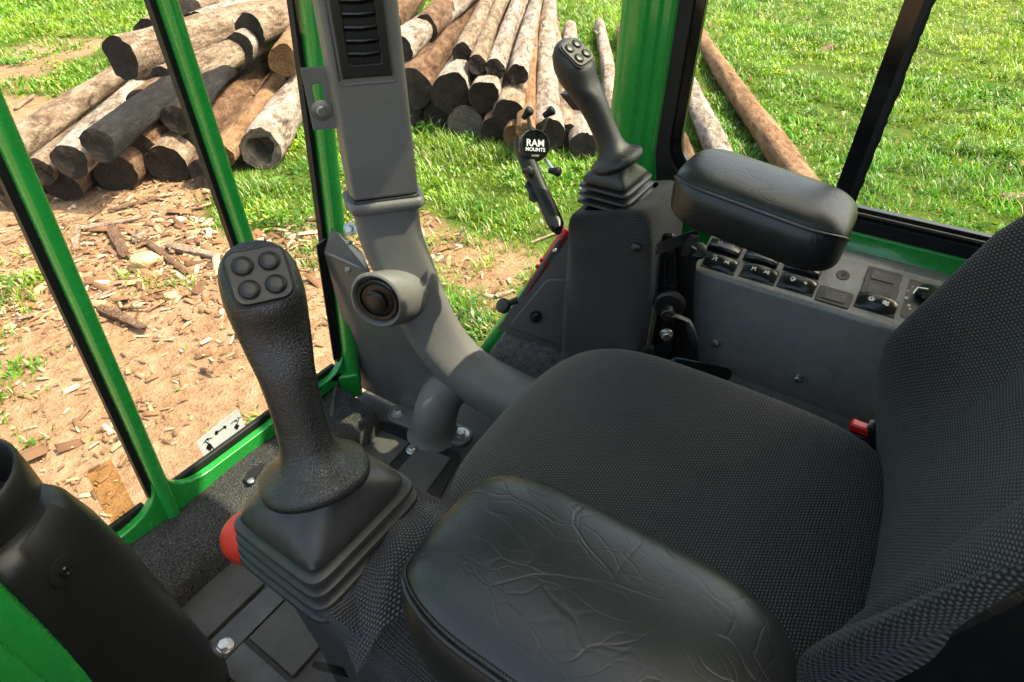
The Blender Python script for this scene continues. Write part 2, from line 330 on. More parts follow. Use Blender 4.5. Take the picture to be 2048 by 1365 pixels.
# ---------------------------------------------------------------- logs
def log(name, label, group, near, far, rpx, z, barkm, cutm, length=None, taper=0.85, hollow=False, z2=None, knots=0):
    p0 = at(*near, Z=z); z2 = z if z2 is None else z2; p1 = at(*far, Z=z2); ax = nrm(p1 - p0)
    rad = rpx * ((p0 - CAM) @ _fw) / FPX * (1.07 if 'right' in group else 1.0)
    L = length or np.linalg.norm(p1 - p0)
    q = Vector(ax).to_track_quat('Z', 'Y'); nseg, nr = 28, max(10, int(L / 0.14)); sd_ = random.random() * 50
    Vv = []; rim = []
    for i in range(nr + 1):
        tt = i / nr; bend = math.sin(tt * 3.0 + sd_) * 0.02 * L / 3
        rr = rad * (1 + (taper - 1) * tt)
        if i == 0: rr *= 0.97
        for j in range(nseg):
            a = 2 * math.pi * j / nseg
            lump = 1 + 0.06 * math.sin(2 * a + sd_ + tt * 2) + 0.045 * math.sin(3 * a + 2 * sd_ + tt * 9) + 0.03 * math.sin(5 * a - tt * 17 + sd_) + 0.075 * (random.random() - 0.5)
            zz = tt * L + (random.uniform(-0.012, 0.012) + 0.03 * math.sin(a + sd_) if i == 0 else 0)
            Vv.append((rr * lump * math.cos(a) + bend - math.sin(sd_) * 0.02 * L / 3, rr * lump * math.sin(a), zz))
    F = [(i * nseg + j, i * nseg + (j + 1) % nseg, (i + 1) * nseg + (j + 1) % nseg, (i + 1) * nseg + j) for i in range(nr) for j in range(nseg)]
    rim = Vv[:nseg]; c = np.mean(rim, 0); lastrim = list(range(nr * nseg, (nr + 1) * nseg))
    o = mesh_ob(name, Vv, F + [tuple(lastrim)], barkm, None, ang=70)
    o.location = tuple(p0); o.rotation_euler = q.to_euler(); OFF[o.name] = np.zeros(3); tag(o, label, 'log', group)
    ce = []; cf = []; fr = (1.0, 0.75, 0.5, 0.25) if not hollow else (1.0, 0.82, 0.66, 0.6)
    dz = (0, 0.004, 0.008, 0.010) if not hollow else (0, 0.005, 0.015, 0.35)
    for f_, d_ in zip(fr, dz):
        for j in range(nseg):
            p = c + (np.array(rim[j]) - c) * f_; jit = random.uniform(-0.006, 0.006) if f_ < 1 else 0
            wob = (1 + 0.18 * math.sin(3 * j * 2 * math.pi / nseg)) if hollow and f_ < 0.8 else 1
            pp = c + (p - c) * wob; ce.append((pp[0], pp[1], (c[2] if f_ < 1 else p[2]) + d_ + jit + (0 if f_ == 1 else (p[2] - c[2]) * f_)))
    k = len(fr)
    cf = [(i * nseg + j, i * nseg + (j + 1) % nseg, (i + 1) * nseg + (j + 1) % nseg, (i + 1) * nseg + j) for i in range(k - 1) for j in range(nseg)] + [tuple(range((k - 1) * nseg, k * nseg))]
    mesh_ob('cut_end', ce, cf, cutm, o, ang=60)
    for _ in range(knots):
        tt = random.uniform(0.05, 0.9) * L; a = random.uniform(0, 6.28); rr = rad * 0.95; d = np.array((math.cos(a), math.sin(a), 0.2))
        part('branch_stub', cyl(d * rr * 0.9 + (0, 0, tt), d * (rr + random.uniform(0.03, 0.08)) + (0, 0, tt + .03), 0.022, 0.014, 8), barkm, o)
    return o
Z0, Z1, Z2, Z3 = ZG + 0.17, ZG + 0.46, ZG + 0.75, ZG + 1.0
GR = 'logs stacked in the right pile'; GL = 'logs tumbled in the left pile'; GS = 'single logs lying in the grass'
for a in [
    ('brown log high in the right pile, its near end hidden by the grey duct', (772, 50), (835, -30), 30, Z2, 'bark_brown', 'cut_dark', 7),
    ('white barked log emerging from behind the grey duct beside the louvred vent', (793, 103), (903, 7), 31, Z2, 'bark_white', 'cut_dark', 7),
    ('brown barked log with big dark end just right of the grey duct', (827, 179), (930, 27), 36, Z1, 'bark_brown', 'cut_dark', 7),
    ('thickest white log with large dark round end in the middle of right pile', (900, 188), (990, 20), 38, Z1, 'bark_white', 'cut_dark', 8),
    ('white log with dark ringed end, second right of the thickest log', (967, 194), (1031, 20), 30, Z1, 'bark_white', 'cut_dark', 8),
    ('brownish log with lower dark end above the phone holder', (1016, 228), (1054, 20), 29, Z1 - 0.1, 'bark_pale', 'cut_dark', 8),
    ('slim reddish brown log standing out beside the dark gap, above the phone holder disc', (1052, 265), (1068, 20), 18, Z1 - 0.12, 'bark_tan', 'cut_brown', 7),
    ('thin pale log lying on top between the two white logs', (955, 130), (1005, 10), 17, Z2 - 0.03, 'bark_pale', 'cut_dark', 6),
    ('pale log with decayed dark end behind the phone holder', (1100, 268), (1093, 10), 29, Z0 + 0.05, 'bark_white', 'cut_dark', 8),
    ('narrow short white log behind the far joystick grip', (1168, 292), (1136, 55), 25, Z0, 'bark_white', 'cut_dark', None),
    ('white log seen between far joystick grip and green pillar', (1228, 290), (1203, 48), 20, Z0, 'bark_white', 'cut_grey', None),
    ('pale log half hidden behind the left edge of the green pillar', (1262, 300), (1234, 55), 16, Z0, 'bark_pale', 'cut_grey', None),
    ('dark low log with pale side tucked under the big brown log end', (841, 222), (915, 60), 33, Z0, 'bark_tan', 'cut_dark', 6),
    ('dark log end recessed in the bottom row left of the grey rimmed log', (877, 232), (940, 70), 26, Z0, 'bark_brown', 'cut_dark', 6),
    ('grey weathered log end with pale rim in the bottom row of right pile', (931, 247), (990, 70), 33, Z0 - 0.02, 'bark_pale', 'cut_grey', 6),
    ('dark bottom row log right of the grey rimmed log end', (988, 262), (1030, 80), 27, Z0, 'bark_brown', 'cut_dark', 6),
    ('pale log peeking over the thickest white log of right pile', (925, 110), (985, 0), 20, Z2 - .02, 'bark_pale', 'cut_dark', 7),
    ('brown log on top of right pile just right of the duct at picture edge', (850, 60), (935, -30), 24, Z2 + .05, 'bark_brown', 'cut_dark', 7),
    ('white log above the slim reddish one in the middle of right pile', (1035, 150), (1062, 10), 20, Z2 - .12, 'bark_white', 'cut_dark', 7),
    ('pale log bridging the gap above the ringed dark end', (990, 140), (1042, 10), 19, Z2 - .08, 'bark_white', 'cut_dark', 7),
    ('added black log darkening the shaded gap under the thickest log', (945, 222), (1000, 60), 22, Z0 + .1, 'bark_charred', 'cut_dark', 6),  # added filler, its black bark deepens the shade between logs
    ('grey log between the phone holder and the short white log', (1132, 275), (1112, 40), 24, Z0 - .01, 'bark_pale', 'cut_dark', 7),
    ('added black log darkening the shaded gap behind the phone holder', (1078, 255), (1080, 40), 20, Z0, 'bark_charred', 'cut_dark', 6),  # black log put in where only a shaded gap lies
    ('brown log end half behind the grey duct in the bottom row', (806, 232), (880, 80), 30, Z0, 'bark_brown', 'cut_dark', 6),
    ('tan log at the right end of the bottom row, left of phone holder', (1032, 274), (1056, 90), 25, Z0, 'bark_tan', 'cut_brown', 6),
]:
    log('log', a[0], GR, a[1], a[2], a[3], a[4], a[5], a[6], a[7], knots=random.choice((1, 2, 3)))
for a in [
    ('fat white barked log just right of the green pillar, running behind far armrest', (1462, 365), (1345, 75), 31, Z0, 'bark_white', 'cut_grey', None),
    ('short brown log in the corner of side window beside the fat white log', (1392, 372), (1342, 225), 22, Z0 - 0.02, 'bark_brown', 'cut_brown', None),
    ('long straight reddish log lying alone across the bright grass', (1625, 400), (1391, 45), 34, Z0 - 0.02, 'bark_tan', 'cut_brown', None),
]:
    log('log', a[0], GS, a[1], a[2], a[3], a[4], a[5], a[6], a[7], taper=0.72, knots=2)
for a in [
    ('topmost log of left pile with big charred black end', (243, 118), (551, 28), 42, Z2, 'bark_pale', 'cut_dark', 5, {}),
    ('pale log below the topmost one, crossing behind the middle green bar', (330, 165), (537, 79), 30, Z2 - 0.12, 'bark_pale', 'cut_dark', 4, {}),
    ('log with ragged broken brown end beside the grey duct tab', (566, 122), (620, 40), 30, Z2 - 0.1, 'bark_tan', 'cut_brown', 4, {}),
    ('long pale log stretching out at the far left of left pile', (15, 305), (222, 158), 30, Z0 + 0.1, 'bark_pale', 'cut_grey', 5, {}),
    ('whitish log with dark oval end at left of the charred log', (140, 324), (303, 165), 33, Z1 - 0.04, 'bark_white', 'cut_dark', 5, {}),
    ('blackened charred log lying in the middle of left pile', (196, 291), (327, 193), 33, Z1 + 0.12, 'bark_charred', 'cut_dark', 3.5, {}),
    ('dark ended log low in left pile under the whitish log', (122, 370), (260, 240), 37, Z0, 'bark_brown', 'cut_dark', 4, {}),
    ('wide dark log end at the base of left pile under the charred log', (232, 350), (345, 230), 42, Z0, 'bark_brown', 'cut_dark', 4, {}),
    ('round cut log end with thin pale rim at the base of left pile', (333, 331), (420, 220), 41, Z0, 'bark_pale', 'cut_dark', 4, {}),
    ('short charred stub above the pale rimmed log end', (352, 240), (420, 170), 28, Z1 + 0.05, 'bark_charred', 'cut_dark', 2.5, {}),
    ('tan log leaning between middle green bar and the hollow log', (440, 315), (551, 172), 29, Z0 + 0.05, 'bark_tan', 'cut_brown', 4, {}),
    ('hollow white log with rotted out dark end at right of left pile', (522, 300), (587, 207), 41, Z0 + 0.04, 'bark_white', 'cut_grey', 3, {'hollow': True}),
    ('long whitish log filling the top edge between middle bar and corner bar', (395, 62), (640, -20), 34, Z2 + .02, 'bark_white', 'cut_dark', 5, {}),
    ('long pale log high behind the pile left of the duct top', (500, 60), (700, -20), 32, Z2 + .1, 'bark_pale', 'cut_dark', 5, {}),
    ('pale log resting behind the topmost one just right of the middle bar', (372, 20), (560, -50), 32, Z2 + .12, 'bark_pale', 'cut_grey', 5, {}),
    ('thin pale log squeezed between the whitish log and the left green bar', (78, 345), (215, 235), 26, Z0 + .16, 'bark_pale', 'cut_dark', 4, {}),
    ('brown log peeping out between charred log and pale rimmed log end', (283, 300), (390, 200), 30, Z0 + .14, 'bark_brown', 'cut_dark', 4, {}),
    ('dark low log end under the tan leaning log', (408, 348), (490, 240), 30, Z0 - .02, 'bark_brown', 'cut_dark', 3.5, {}),
    ('grey pale log lying across the pile beside the corner bar top', (480, 95), (600, 20), 28, Z2 - .05, 'bark_white', 'cut_dark', 4, {}),
    ('stout pale log behind the left end of the topmost log', (300, 70), (440, 0), 30, Z2 - .2, 'bark_pale', 'cut_dark', 4, {}),
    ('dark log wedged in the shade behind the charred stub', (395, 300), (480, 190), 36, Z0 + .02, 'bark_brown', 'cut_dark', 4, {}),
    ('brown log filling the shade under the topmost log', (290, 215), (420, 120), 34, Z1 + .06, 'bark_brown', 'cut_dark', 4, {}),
    ('dark log end at the far left base of left pile behind the left green bar', (22, 392), (150, 300), 28, Z0 - 0.03, 'bark_brown', 'cut_dark', 3.5, {}),
    ('pale log behind the topmost one at the top of middle green bar', (360, 30), (470, -60), 34, Z2 - 0.1, 'bark_white', 'cut_grey', 4, {}),
    ('pale log crossing at the top between middle green bar and corner bar', (455, 45), (640, -50), 34, Z2 - 0.05, 'bark_pale', 'cut_grey', 4, {}),
]:
    log('log', a[0], GL, a[1], a[2], a[3], a[4], a[5], a[6], a[7], knots=random.choice((0, 1)), **a[8])

# ---------------------------------------------------------------- loose wood and stones on the dirt
def stick(label, a, b_, wpx, mt, name='wood_scrap', th=0.6, grp='loose wood scraps on the dirt', cat='wood scrap'):
    p0, p1 = at(*a, Z=ZG + 0.03), at(*b_, Z=ZG + 0.03); mid = (p0 + p1) / 2; wd = wpx * ((mid - CAM) @ _fw) / FPX
    p0[2] = gz(*p0[:2]) + wd * th * 0.4 + random.uniform(0, 0.02); p1[2] = gz(*p1[:2]) + wd * th * 0.4 + random.uniform(0, 0.03)
    d = p1 - p0; L = np.linalg.norm(d); t = d / L; s_ = nrm(np.cross(t, (0, 0, 1))); u_ = np.cross(s_, t); rings = []
    for i in range(9):
        f = i / 8; taper = (0.7 + 0.3 * math.sin(math.pi * min(1, f * 1.3 + 0.1))) * (0.75 if i in (0, 8) else 1)
        ring = []
        for j in range(10):
            an = 2 * math.pi * j / 10; e = 0.7
            ring.append(p0 + d * f + s_ * (wd / 2 * taper * math.copysign(abs(math.cos(an)) ** e, math.cos(an)) * random.uniform(.85, 1.15)) + u_ * (wd / 2 * th * taper * math.copysign(abs(math.sin(an)) ** e, math.sin(an)) * random.uniform(.8, 1.2)) + t * random.uniform(-.02, .02))
        rings.append(ring)
    vf = loft(rings); o = mesh_ob(name, [p - mid for p in vf[0]], vf[1], mt, None, ang=35); o.location = tuple(mid); return tag(o, label, cat, grp)
for l, a, b_, wp, mt in [
    ('long pale split board lying level under the left log pile', (160, 455), (290, 437), 12, 'weathered_wood'),
    ('reddish bark slab pointing down between the two pale boards', (222, 452), (250, 512), 24, 'dark_wood'),
    ('short upright pale stick near the left green bar', (155, 445), (147, 490), 13, 'weathered_wood'),
    ('dark long branch slanting right past the ochre stone', (292, 478), (372, 545), 15, 'dark_wood'),
    ('pale splintered board touching the middle green bar', (335, 488), (440, 510), 24, 'weathered_wood'),
    ('bright chunk of split wood above the ochre stone', (270, 480), (290, 458), 24, 'weathered_wood'),
    ('grey weathered chunk low on the dirt right of left green bar', (198, 612), (290, 655), 24, 'dark_wood'),
    ('pale short stick beside the left green bar', (180, 595), (232, 573), 13, 'weathered_wood'),
    ('pale stick on the dirt left of the left green bar', (32, 632), (95, 615), 11, 'weathered_wood'),
    ('small dark chip alone on the bare dirt near the near joystick', (398, 730), (425, 743), 10, 'dark_wood'),
    ('pale stick at the edge of the grass at far left', (28, 215), (68, 190), 9, 'weathered_wood'),
    ('dark branch lying across the dirt at the foot of the left pile', (215, 420), (330, 392), 10, 'dark_wood'),
    ('thin brown twig in the middle of the bare dirt', (235, 610), (295, 612), 7, 'dark_wood'),
    ('thin pale stick leaning on the grass right of the grey duct', (990, 590), (1030, 575), 12, 'weathered_wood'),
    ('pale bare branch on the grass next to the red hammer', (1062, 480), (1120, 462), 7, 'weathered_wood'),
    ('bleached wood stump at the right edge of the grass field', (1998, 402), (2075, 398), 26, 'weathered_wood'),
    ('dark chip of bark in the grass under the far armrest', (1735, 425), (1755, 440), 14, 'dark_wood'),
    ('brown rotten stump piece far out in the bright grass', (1640, 105), (1665, 92), 16, 'dark_wood'),
]: stick(l, a, b_, wp, mt)
def stone(label, c, rp):
    p = at(*c, Z=ZG + 0.03); rr = rp * ((p - CAM) @ _fw) / FPX; bm = bmesh.new(); bmesh.ops.create_icosphere(bm, subdivisions=3, radius=1)
    sd_ = random.random() * 9
    for v in bm.verts:
        q = v.co.copy(); k = 1 + 0.16 * math.sin(q.x * 3 + sd_) * math.cos(q.y * 2.6 + sd_) + 0.12 * math.sin(q.z * 4 + q.x * 2) + 0.05 * math.sin(q.x * 11 + q.y * 9)
        v.co = Vector((q.x * rr * k, q.y * rr * k * 0.85, q.z * rr * k * 0.72))
    me = bpy.data.meshes.new('stone'); bm.to_mesh(me); bm.free(); me.materials.append(M['stone_ochre']); me.polygons.foreach_set('use_smooth', [True] * len(me.polygons))
    me.set_sharp_from_angle(angle=R(22)); o = bpy.data.objects.new('stone', me); COL.objects.link(o); o.location = (p[0], p[1], gz(p[0], p[1]) + rr * 0.5); tag(o, label, 'stone', 'ochre stones on the dirt')
stone('large ochre stone among the wood scraps', (288, 525), 26); stone('small ochre stone on bare dirt near the near joystick', (340, 588), 14); stone('pale stone at the left photo edge beside left green bar', (14, 650), 11); stone('small pebble left of the large ochre stone', (245, 541), 7)

# wood chips, leaf litter (uncountable)
def scatter_mesh(name, V, F, tint, mat, label, cat):
    me = bpy.data.meshes.new(name); nv = len(V); me.vertices.add(nv); me.vertices.foreach_set('co', V.astype(np.float32).ravel())
    tot = sum(f.size for f in F); nf = sum(len(f) for f in F); me.loops.add(tot); me.polygons.add(nf)
    me.loops.foreach_set('vertex_index', np.concatenate([f.ravel() for f in F]).astype(np.int32))
    st = []; c = 0
    for f in F: st.append(c + np.arange(len(f)) * f.shape[1]); c += f.size
    me.polygons.foreach_set('loop_start', np.concatenate(st).astype(np.int32)); me.update(calc_edges=True)
    ca = me.attributes.new('tint', 'FLOAT_COLOR', 'POINT'); ca.data.foreach_set('color', np.concatenate([tint, np.ones((nv, 1))], 1).astype(np.float32).ravel())
    me.materials.append(M[mat]); o = bpy.data.objects.new(name, me); COL.objects.link(o); tag(o, label, cat, kind='stuff'); return o
def polar(n, dmin, dmax, spread=62, pw=1.0):
    d = dmin + (dmax - dmin) * rng.random(n) ** pw; a = HEAD + np.radians(rng.uniform(-spread, spread, n)); return d * np.sin(a), d * np.cos(a), d
n = 64000; x, y, d = polar(n, 1.8, 9, 66, 0.8); g_ = gmask(x, y) + 0.5 * (vnoise(x, y, 2.2, 5) - 0.5)
near_pile = np.exp(-((x - 2.2) ** 2 + (y - 4.3) ** 2) / 1.6); keep = (g_ < 0.62) & (rng.random(n) < 0.9 * np.clip(vnoise(x, y, 1.8, 41) - .42, 0, 1) ** 1.2 * 2.0 + 0.85 * near_pile + 0.3 * (g_ > 0.25) * vnoise(x, y, 2.4, 43)); x, y, d = x[keep], y[keep], d[keep]; n = len(x)
L = (rng.gamma(1.1, 0.017, n) + 0.007) * (1 + 1.1 * np.exp(-((x - 2.2) ** 2 + (y - 4.3) ** 2) / 1.6)); W = L * rng.uniform(0.15, 0.5, n); a = rng.uniform(0, 6.28, n); z = gz(x, y); tl = rng.uniform(-.35, .35, n); tl2 = rng.uniform(-.5, .5, n)
ca, sa = np.cos(a), np.sin(a); c = np.stack([x, y, z + 0.008 + 0.01 * rng.random(n)], 1); U = np.stack([ca, sa, tl], 1) * L[:, None]; Wv = np.stack([-sa, ca, tl2], 1) * W[:, None] / 2; H = np.array([0, 0, 1]) * (W * 0.3)[:, None]
V = np.stack([c - U / 2 - Wv, c + U / 2 - Wv * .7, c + U / 2 + Wv * .7, c - U / 2 + Wv, c - U * .4 - Wv * .5 + H, c + U * .45 - Wv * .4 + H, c + U * .4 + Wv * .5 + H, c - U * .45 + Wv * .4 + H], 1).reshape(-1, 3)
bI = np.arange(n)[:, None] * 8
F = np.concatenate([bI + np.array(q) for q in ((4, 5, 6, 7), (0, 1, 5, 4), (1, 2, 6, 5), (2, 3, 7, 6), (3, 0, 4, 7))])
pal = np.array([(.40, .25, .15), (.52, .38, .26), (.27, .15, .085), (.16, .085, .05), (.24, .13, .07)]); tint = np.repeat(pal[rng.integers(0, 5, n)] * rng.uniform(.75, 1.15, (n, 1)), 8, 0)
scatter_mesh('wood_chips', V, [F], tint, 'wood_chip_mix', 'litter of small wood chips and bark bits over the dirt', 'wood chips')

# grass
def weeds():
    cx_, cy_, d_ = polar(900, 3, 20, 58, 0.8); g_ = gmask(cx_, cy_); k = (g_ > .35) & (rng.random(900) < .75); cx_, cy_, d_ = cx_[k], cy_[k], d_[k]; m = len(cx_); per = 34
    x = np.repeat(cx_, per) + rng.normal(0, .07, m * per); y = np.repeat(cy_, per) + rng.normal(0, .07, m * per); d_ = np.repeat(d_, per); n = m * per; hgt = np.repeat(rng.uniform(.05, .26, m), per) * rng.random(n)
    a = rng.uniform(0, 6.28, n); L = rng.uniform(.03, .07, n) * (1 + .03 * d_); W = L * rng.uniform(.3, .55, n); t = rng.uniform(-.2, .7, n); ca, sa = np.cos(a), np.sin(a)
    U = np.stack([ca, sa, t], 1) * L[:, None]; Wv = np.stack([-sa, ca, rng.uniform(-.3, .3, n)], 1) * W[:, None] / 2; c = np.stack([x, y, gz(x, y) + .01 + hgt], 1)
    V = np.stack([c, c + U * .5 - Wv, c + U, c + U * .5 + Wv], 1).reshape(-1, 3); bI = np.arange(n)[:, None] * 4; kind = np.repeat(rng.random(m), per)[:, None]
    col = np.where(kind < .55, np.array([[.055, .17, .012]]), np.where(kind < .8, np.array([[.13, .30, .05]]), np.array([[.42, .44, .05]]))) * rng.uniform(.7, 1.25, (n, 1))
    scatter_mesh('meadow_weeds', V, [bI + np.array((0, 1, 2, 3))], np.repeat(col, 4, 0), 'grass_blades', 'leafy weeds and low plants scattered through the meadow', 'weeds')
weeds()
n = 620000; x, y, d = polar(n, 2.2, 24, 60, 0.85); g_ = gmask(x, y); nz_ = vnoise(x, y, 1.6, 8); nz2 = vnoise(x, y, 5.5, 9)
prob = np.clip((g_ + 0.75 * (nz_ - 0.5) + 0.6 * (nz2 - 0.5) - 0.34) * 2.2, 0.012 * (nz2 > .55), 1); keep = rng.random(n) < prob
x, y, d, nz_, nz2, g_ = x[keep], y[keep], d[keep], nz_[keep], nz2[keep], g_[keep]; n = len(x); print('blades', n)
L = (0.05 + 0.12 * rng.random(n) ** 1.4) * (0.35 + 1.3 * nz2 * nz_ + 0.35 * nz2) * (0.55 + 0.6 * g_) * (1 + 0.012 * d); W = (0.0045 + 0.0045 * rng.random(n)) * (0.6 + 0.11 * d); a = rng.uniform(0, 6.28, n)
broad = rng.random(n) < 0.22 + 0.4 * (vnoise(x, y, 1.1, 31) > .55); W = np.where(broad, W * 2.8, W); L = np.where(broad, L * 0.55, L)
ca, sa = np.cos(a), np.sin(a); side = np.stack([-sa, ca, 0 * a], 1) * W[:, None] / 2; lean = rng.uniform(0.15, 0.9, n); dirv = np.stack([ca * lean, sa * lean, np.ones(n)], 1); dirv /= np.linalg.norm(dirv, axis=1)[:, None]
tipd = np.stack([ca * (lean + .8), sa * (lean + .8), np.full(n, .75)], 1); tipd /= np.linalg.norm(tipd, axis=1)[:, None]
c = np.stack([x, y, gz(x, y) - 0.005], 1); mid = c + dirv * (L * .55)[:, None]; tip = mid + tipd * (L * .5)[:, None]
V = np.stack([c - side * .6, c + side * .6, mid + side, mid - side, tip], 1).reshape(-1, 3); bI = np.arange(n)[:, None] * 5
yl = np.clip(rng.normal(0.35, 0.22, n) + 0.5 * (vnoise(x, y, 0.7, 12) - .5) + 0.012 * (d - 6), 0, 1)[:, None]
col = np.array([.070, .27, .010]) * (1 - yl) + np.array([.33, .46, .022]) * yl; dry = rng.random(n) < 0.05 + 0.12 * (g_ < .6); col[dry] = np.array([.48, .36, .17]); fl = rng.random(n) < 0.004; col[fl] = (.75, .72, .62)
col *= rng.uniform(.65, 1.25, (n, 1)) * (0.7 + 0.6 * vnoise(x, y, 2.8, 21))[:, None]; scatter_mesh('meadow_grass', V, [bI + np.array((0, 1, 2, 3)), bI + np.array((3, 2, 4))], np.repeat(col, 5, 0), 'grass_blades', 'bright green meadow grass and weeds around the logs', 'grass')
#@@CAB@@
# ---------------------------------------------------------------- the cab shell
YF, XR, ZR = 0.94, 1.10, 1.64
cab = thing('cab', 'green painted machine cab shell with black sealed windows', 'cab', (0.5, 0.3, 0))
def rounded(corners, rad, n=8):
    out = []; m = len(corners)
    for i in range(m):
        p = np.array(corners[i], float); a = nrm(np.array(corners[i - 1]) - p); b_ = nrm(np.array(corners[(i + 1) % m]) - p); rr = rad[i] if hasattr(rad, '__len__') else rad
        p0, p2 = p + a * rr, p + b_ * rr
        for k in range(n):
            t = k / (n - 1); out.append((1 - t) ** 2 * p0 + 2 * t * (1 - t) * p + t * t * p2)
    return out
def plate_hole(outer, inner, rad, to3, th, n=8):
    I = rounded(inner, rad, n); O = [np.array(outer[i // n], float) for i in range(len(I))]; m = len(I)
    V = [to3(p, 0) for p in I] + [to3(p, 0) for p in O] + [to3(p, th) for p in O] + [to3(p, th) for p in I]; F = []
    for k in range(4):
        for j in range(m): F.append((k * m + j, k * m + (j + 1) % m, ((k + 1) % 4) * m + (j + 1) % m, ((k + 1) % 4) * m + j))
    return V, F
front3 = lambda p, t: V3(p[0], YF - 0.012 + t, p[1])
# bars of the front window, in the plane of the pane: (bottom pixel, upper pixel)
bars = [((322, 985), (18, 300)), ((600, 830), (325, 0)), ((697, 750), (607, 0))]
BX = []
for a, b_ in bars:
    p, q = at(*a, Y=YF), at(*b_, Y=YF); k = (q[0] - p[0]) / (q[2] - p[2]); BX.append((p[0] - k * p[2], k))
bx = lambda i, z: BX[i][0] + BX[i][1] * z
ZS = 0.105
# window openings left to right with rounded lower corners
def opening(x0, x1, x2, x3, name='window_frame'):
    pass
wt = 1.58
def win(iL, iR, gapL, gapR):
    L = (lambda z: bx(iL, z) + gapL) if iL is not None else (lambda z: -0.14)
    Rr = lambda z: bx(iR, z) - gapR
    L0 = (lambda z: bx(iL, z)) if iL is not None else (lambda z: -0.16)
    R0 = lambda z: bx(iR, z)
    return [(L0(0.05), 0.05), (R0(0.05), 0.05), (R0(wt + .05), wt + .05), (L0(wt + .05), wt + .05)], [(L(ZS), ZS), (Rr(ZS), ZS), (Rr(wt), wt), (L(wt), wt)]
for iL, iR, gL, gR in ((None, 0, 0, .010), (0, 1, .010, .012), (1, 2, .009, .013)):
    o_, i_ = win(iL, iR, gL, gR)
    part('window_frame', plate_hole(o_, i_, [.085, .075, .05, .05], front3, .018), 'green_paint', cab, bev=0.002)
for i, wd in ((0, .0125), (1, .0115), (2, .018)):
    rings = []
    for z in (0.06, 0.1, 0.4, 0.8, 1.2, ZR):
        c = V3(bx(i, z), YF - 0.014, z); ring = []
        for k in range(17):
            t = math.pi * k / 16; ring.append(c + V3(-math.cos(t) * wd, -abs(math.sin(t)) ** 0.8 * (wd * 1.2), 0))
        ring += [c + V3(wd, 0.004, 0), c + V3(-wd, 0.004, 0)]
        rings.append(ring)
    part('window_bar', loft(rings), 'green_paint', cab, ang=50)
    sx = -wd - .008
    part('window_seal', loft([[V3(bx(i, z) + sx + dx, YF + dy, z) for dx, dy in ((-.002, -.004), (.009, -.004), (.009, .010), (-.002, .010))] for z in (.12, .5, 1.0, ZR)]), 'black_rubber', cab, smooth=False)
for x0, x1 in ((-.13, bx(0, .1) - .03), (bx(0, .1) + .03, bx(1, .1) - .03), (bx(1, .1) + .03, bx(2, .1) - .03)):
    part('window_seal', box(((x0 + x1) / 2, YF + .012, ZS + .006), (x1 - x0, .012, .02)), 'black_rubber', cab, bev=.003)
part('front_pane', poly([V3(-.15, .962, .08), V3(.70, .962, .08), V3(.79, .962, ZR), V3(-.15, .962, ZR)], (0, -1, 0), .005), 'window_glass', cab, smooth=False)
# angled right front corner between corner bar and side pillar
PA_, PB_ = V3(.70, .945, 0), V3(1.09, .478, 0); cdir = nrm(PB_ - PA_); cin = nrm(V3(-(cdir[1]) * -1, 0, 0)) if False else nrm(np.cross(cdir, (0, 0, 1)) * -1)
if cin @ V3(-1, -1, 0) < 0: cin = -cin
cp = lambda s, z, i=0.0: PA_ + (PB_ - PA_) * s + V3(0, 0, z) + cin * i
part('corner_pane', poly([cp(0.02, .03, -.02) , cp(1.0, .03, -.02), cp(1.02, ZR, -.02), cp(.10, ZR, -.02)], cin, .005), 'window_glass', cab, smooth=False)
# sloping green sill of the corner window
cn = cin
s0, s1 = atp(948, 745, PA_ + cin * .015, cn), atp(1152, 480, PA_ + cin * .015, cn)
dr = nrm(s1 - s0); pv = nrm(np.cross(dr, cin))
part('corner_sill', loft([[q + pv * a + cin * c for a, c in ((-.03, -.01), (-.034, .012), (-.026, .022), (.026, .022), (.034, .012), (.03, -.01))] for q in (s0 - dr * .1, s0, (s0 + s1) / 2, s1)]), 'green_paint', cab, ang=30, bev=.003)
# side pillar
rings = []
for z in (0.0, .5, .56, .62, 1.0, ZR):
    f = 0.03 if z < .54 else (0.012 if z < .6 else 0)
    prof = [(1.060, .466), (1.067, .480), (1.09, .480), (1.118, .455), (1.125, .38 - f), (1.105, .372 - f), (1.098, .374 - f), (1.092, .388 - f), (1.082, .394 - f), (1.079, .408), (1.073, .413), (1.070, .428), (1.063, .433), (1.060, .454)]
    rings.append([V3(px_, py_ , z) for px_, py_ in prof])
part('side_pillar', loft(rings), 'green_paint', cab, ang=28, bev=.002)
for zz in (.74, .86):
    part('weld_bead', tube([V3(1.093, .394, zz + k * .012) for k in range(4)], [.003, .005, .005, .003], 8), 'green_paint', cab)
# side window: black frame with rounded corner, green sill, panes, sliding edge
side3 = lambda p, t: V3(1.092 + t, p[0], p[1])
part('side_window_frame', plate_hole([(.405, .545), (-.75, .545), (-.75, ZR), (.405, ZR)], [(.362, .583), (-.7, .583), (-.7, 1.58), (.362, 1.58)], [.07, .02, .04, .04], side3, .03), 'black_rubber', cab, bev=.003)
part('side_window_frame', plate_hole([(.362, .583), (-.7, .583), (-.7, 1.58), (.362, 1.58)], [(.344, .600), (-.68, .600), (-.68, 1.56), (.344, 1.56)], [.065, .02, .04, .04], lambda p, t: V3(1.099 + t, p[0], p[1]), .014), 'black_gloss', cab, bev=.002)
part('window_track', box((1.094, -.2, .5915), (.005, 1.0, .004)), 'metal_trim', cab)
part('side_pane', poly([V3(1.110, .36, .585), V3(1.110, -.7, .585), V3(1.110, -.7, 1.6), V3(1.110, .36, 1.6)], (-1, 0, 0), .005), 'window_glass', cab, smooth=False)
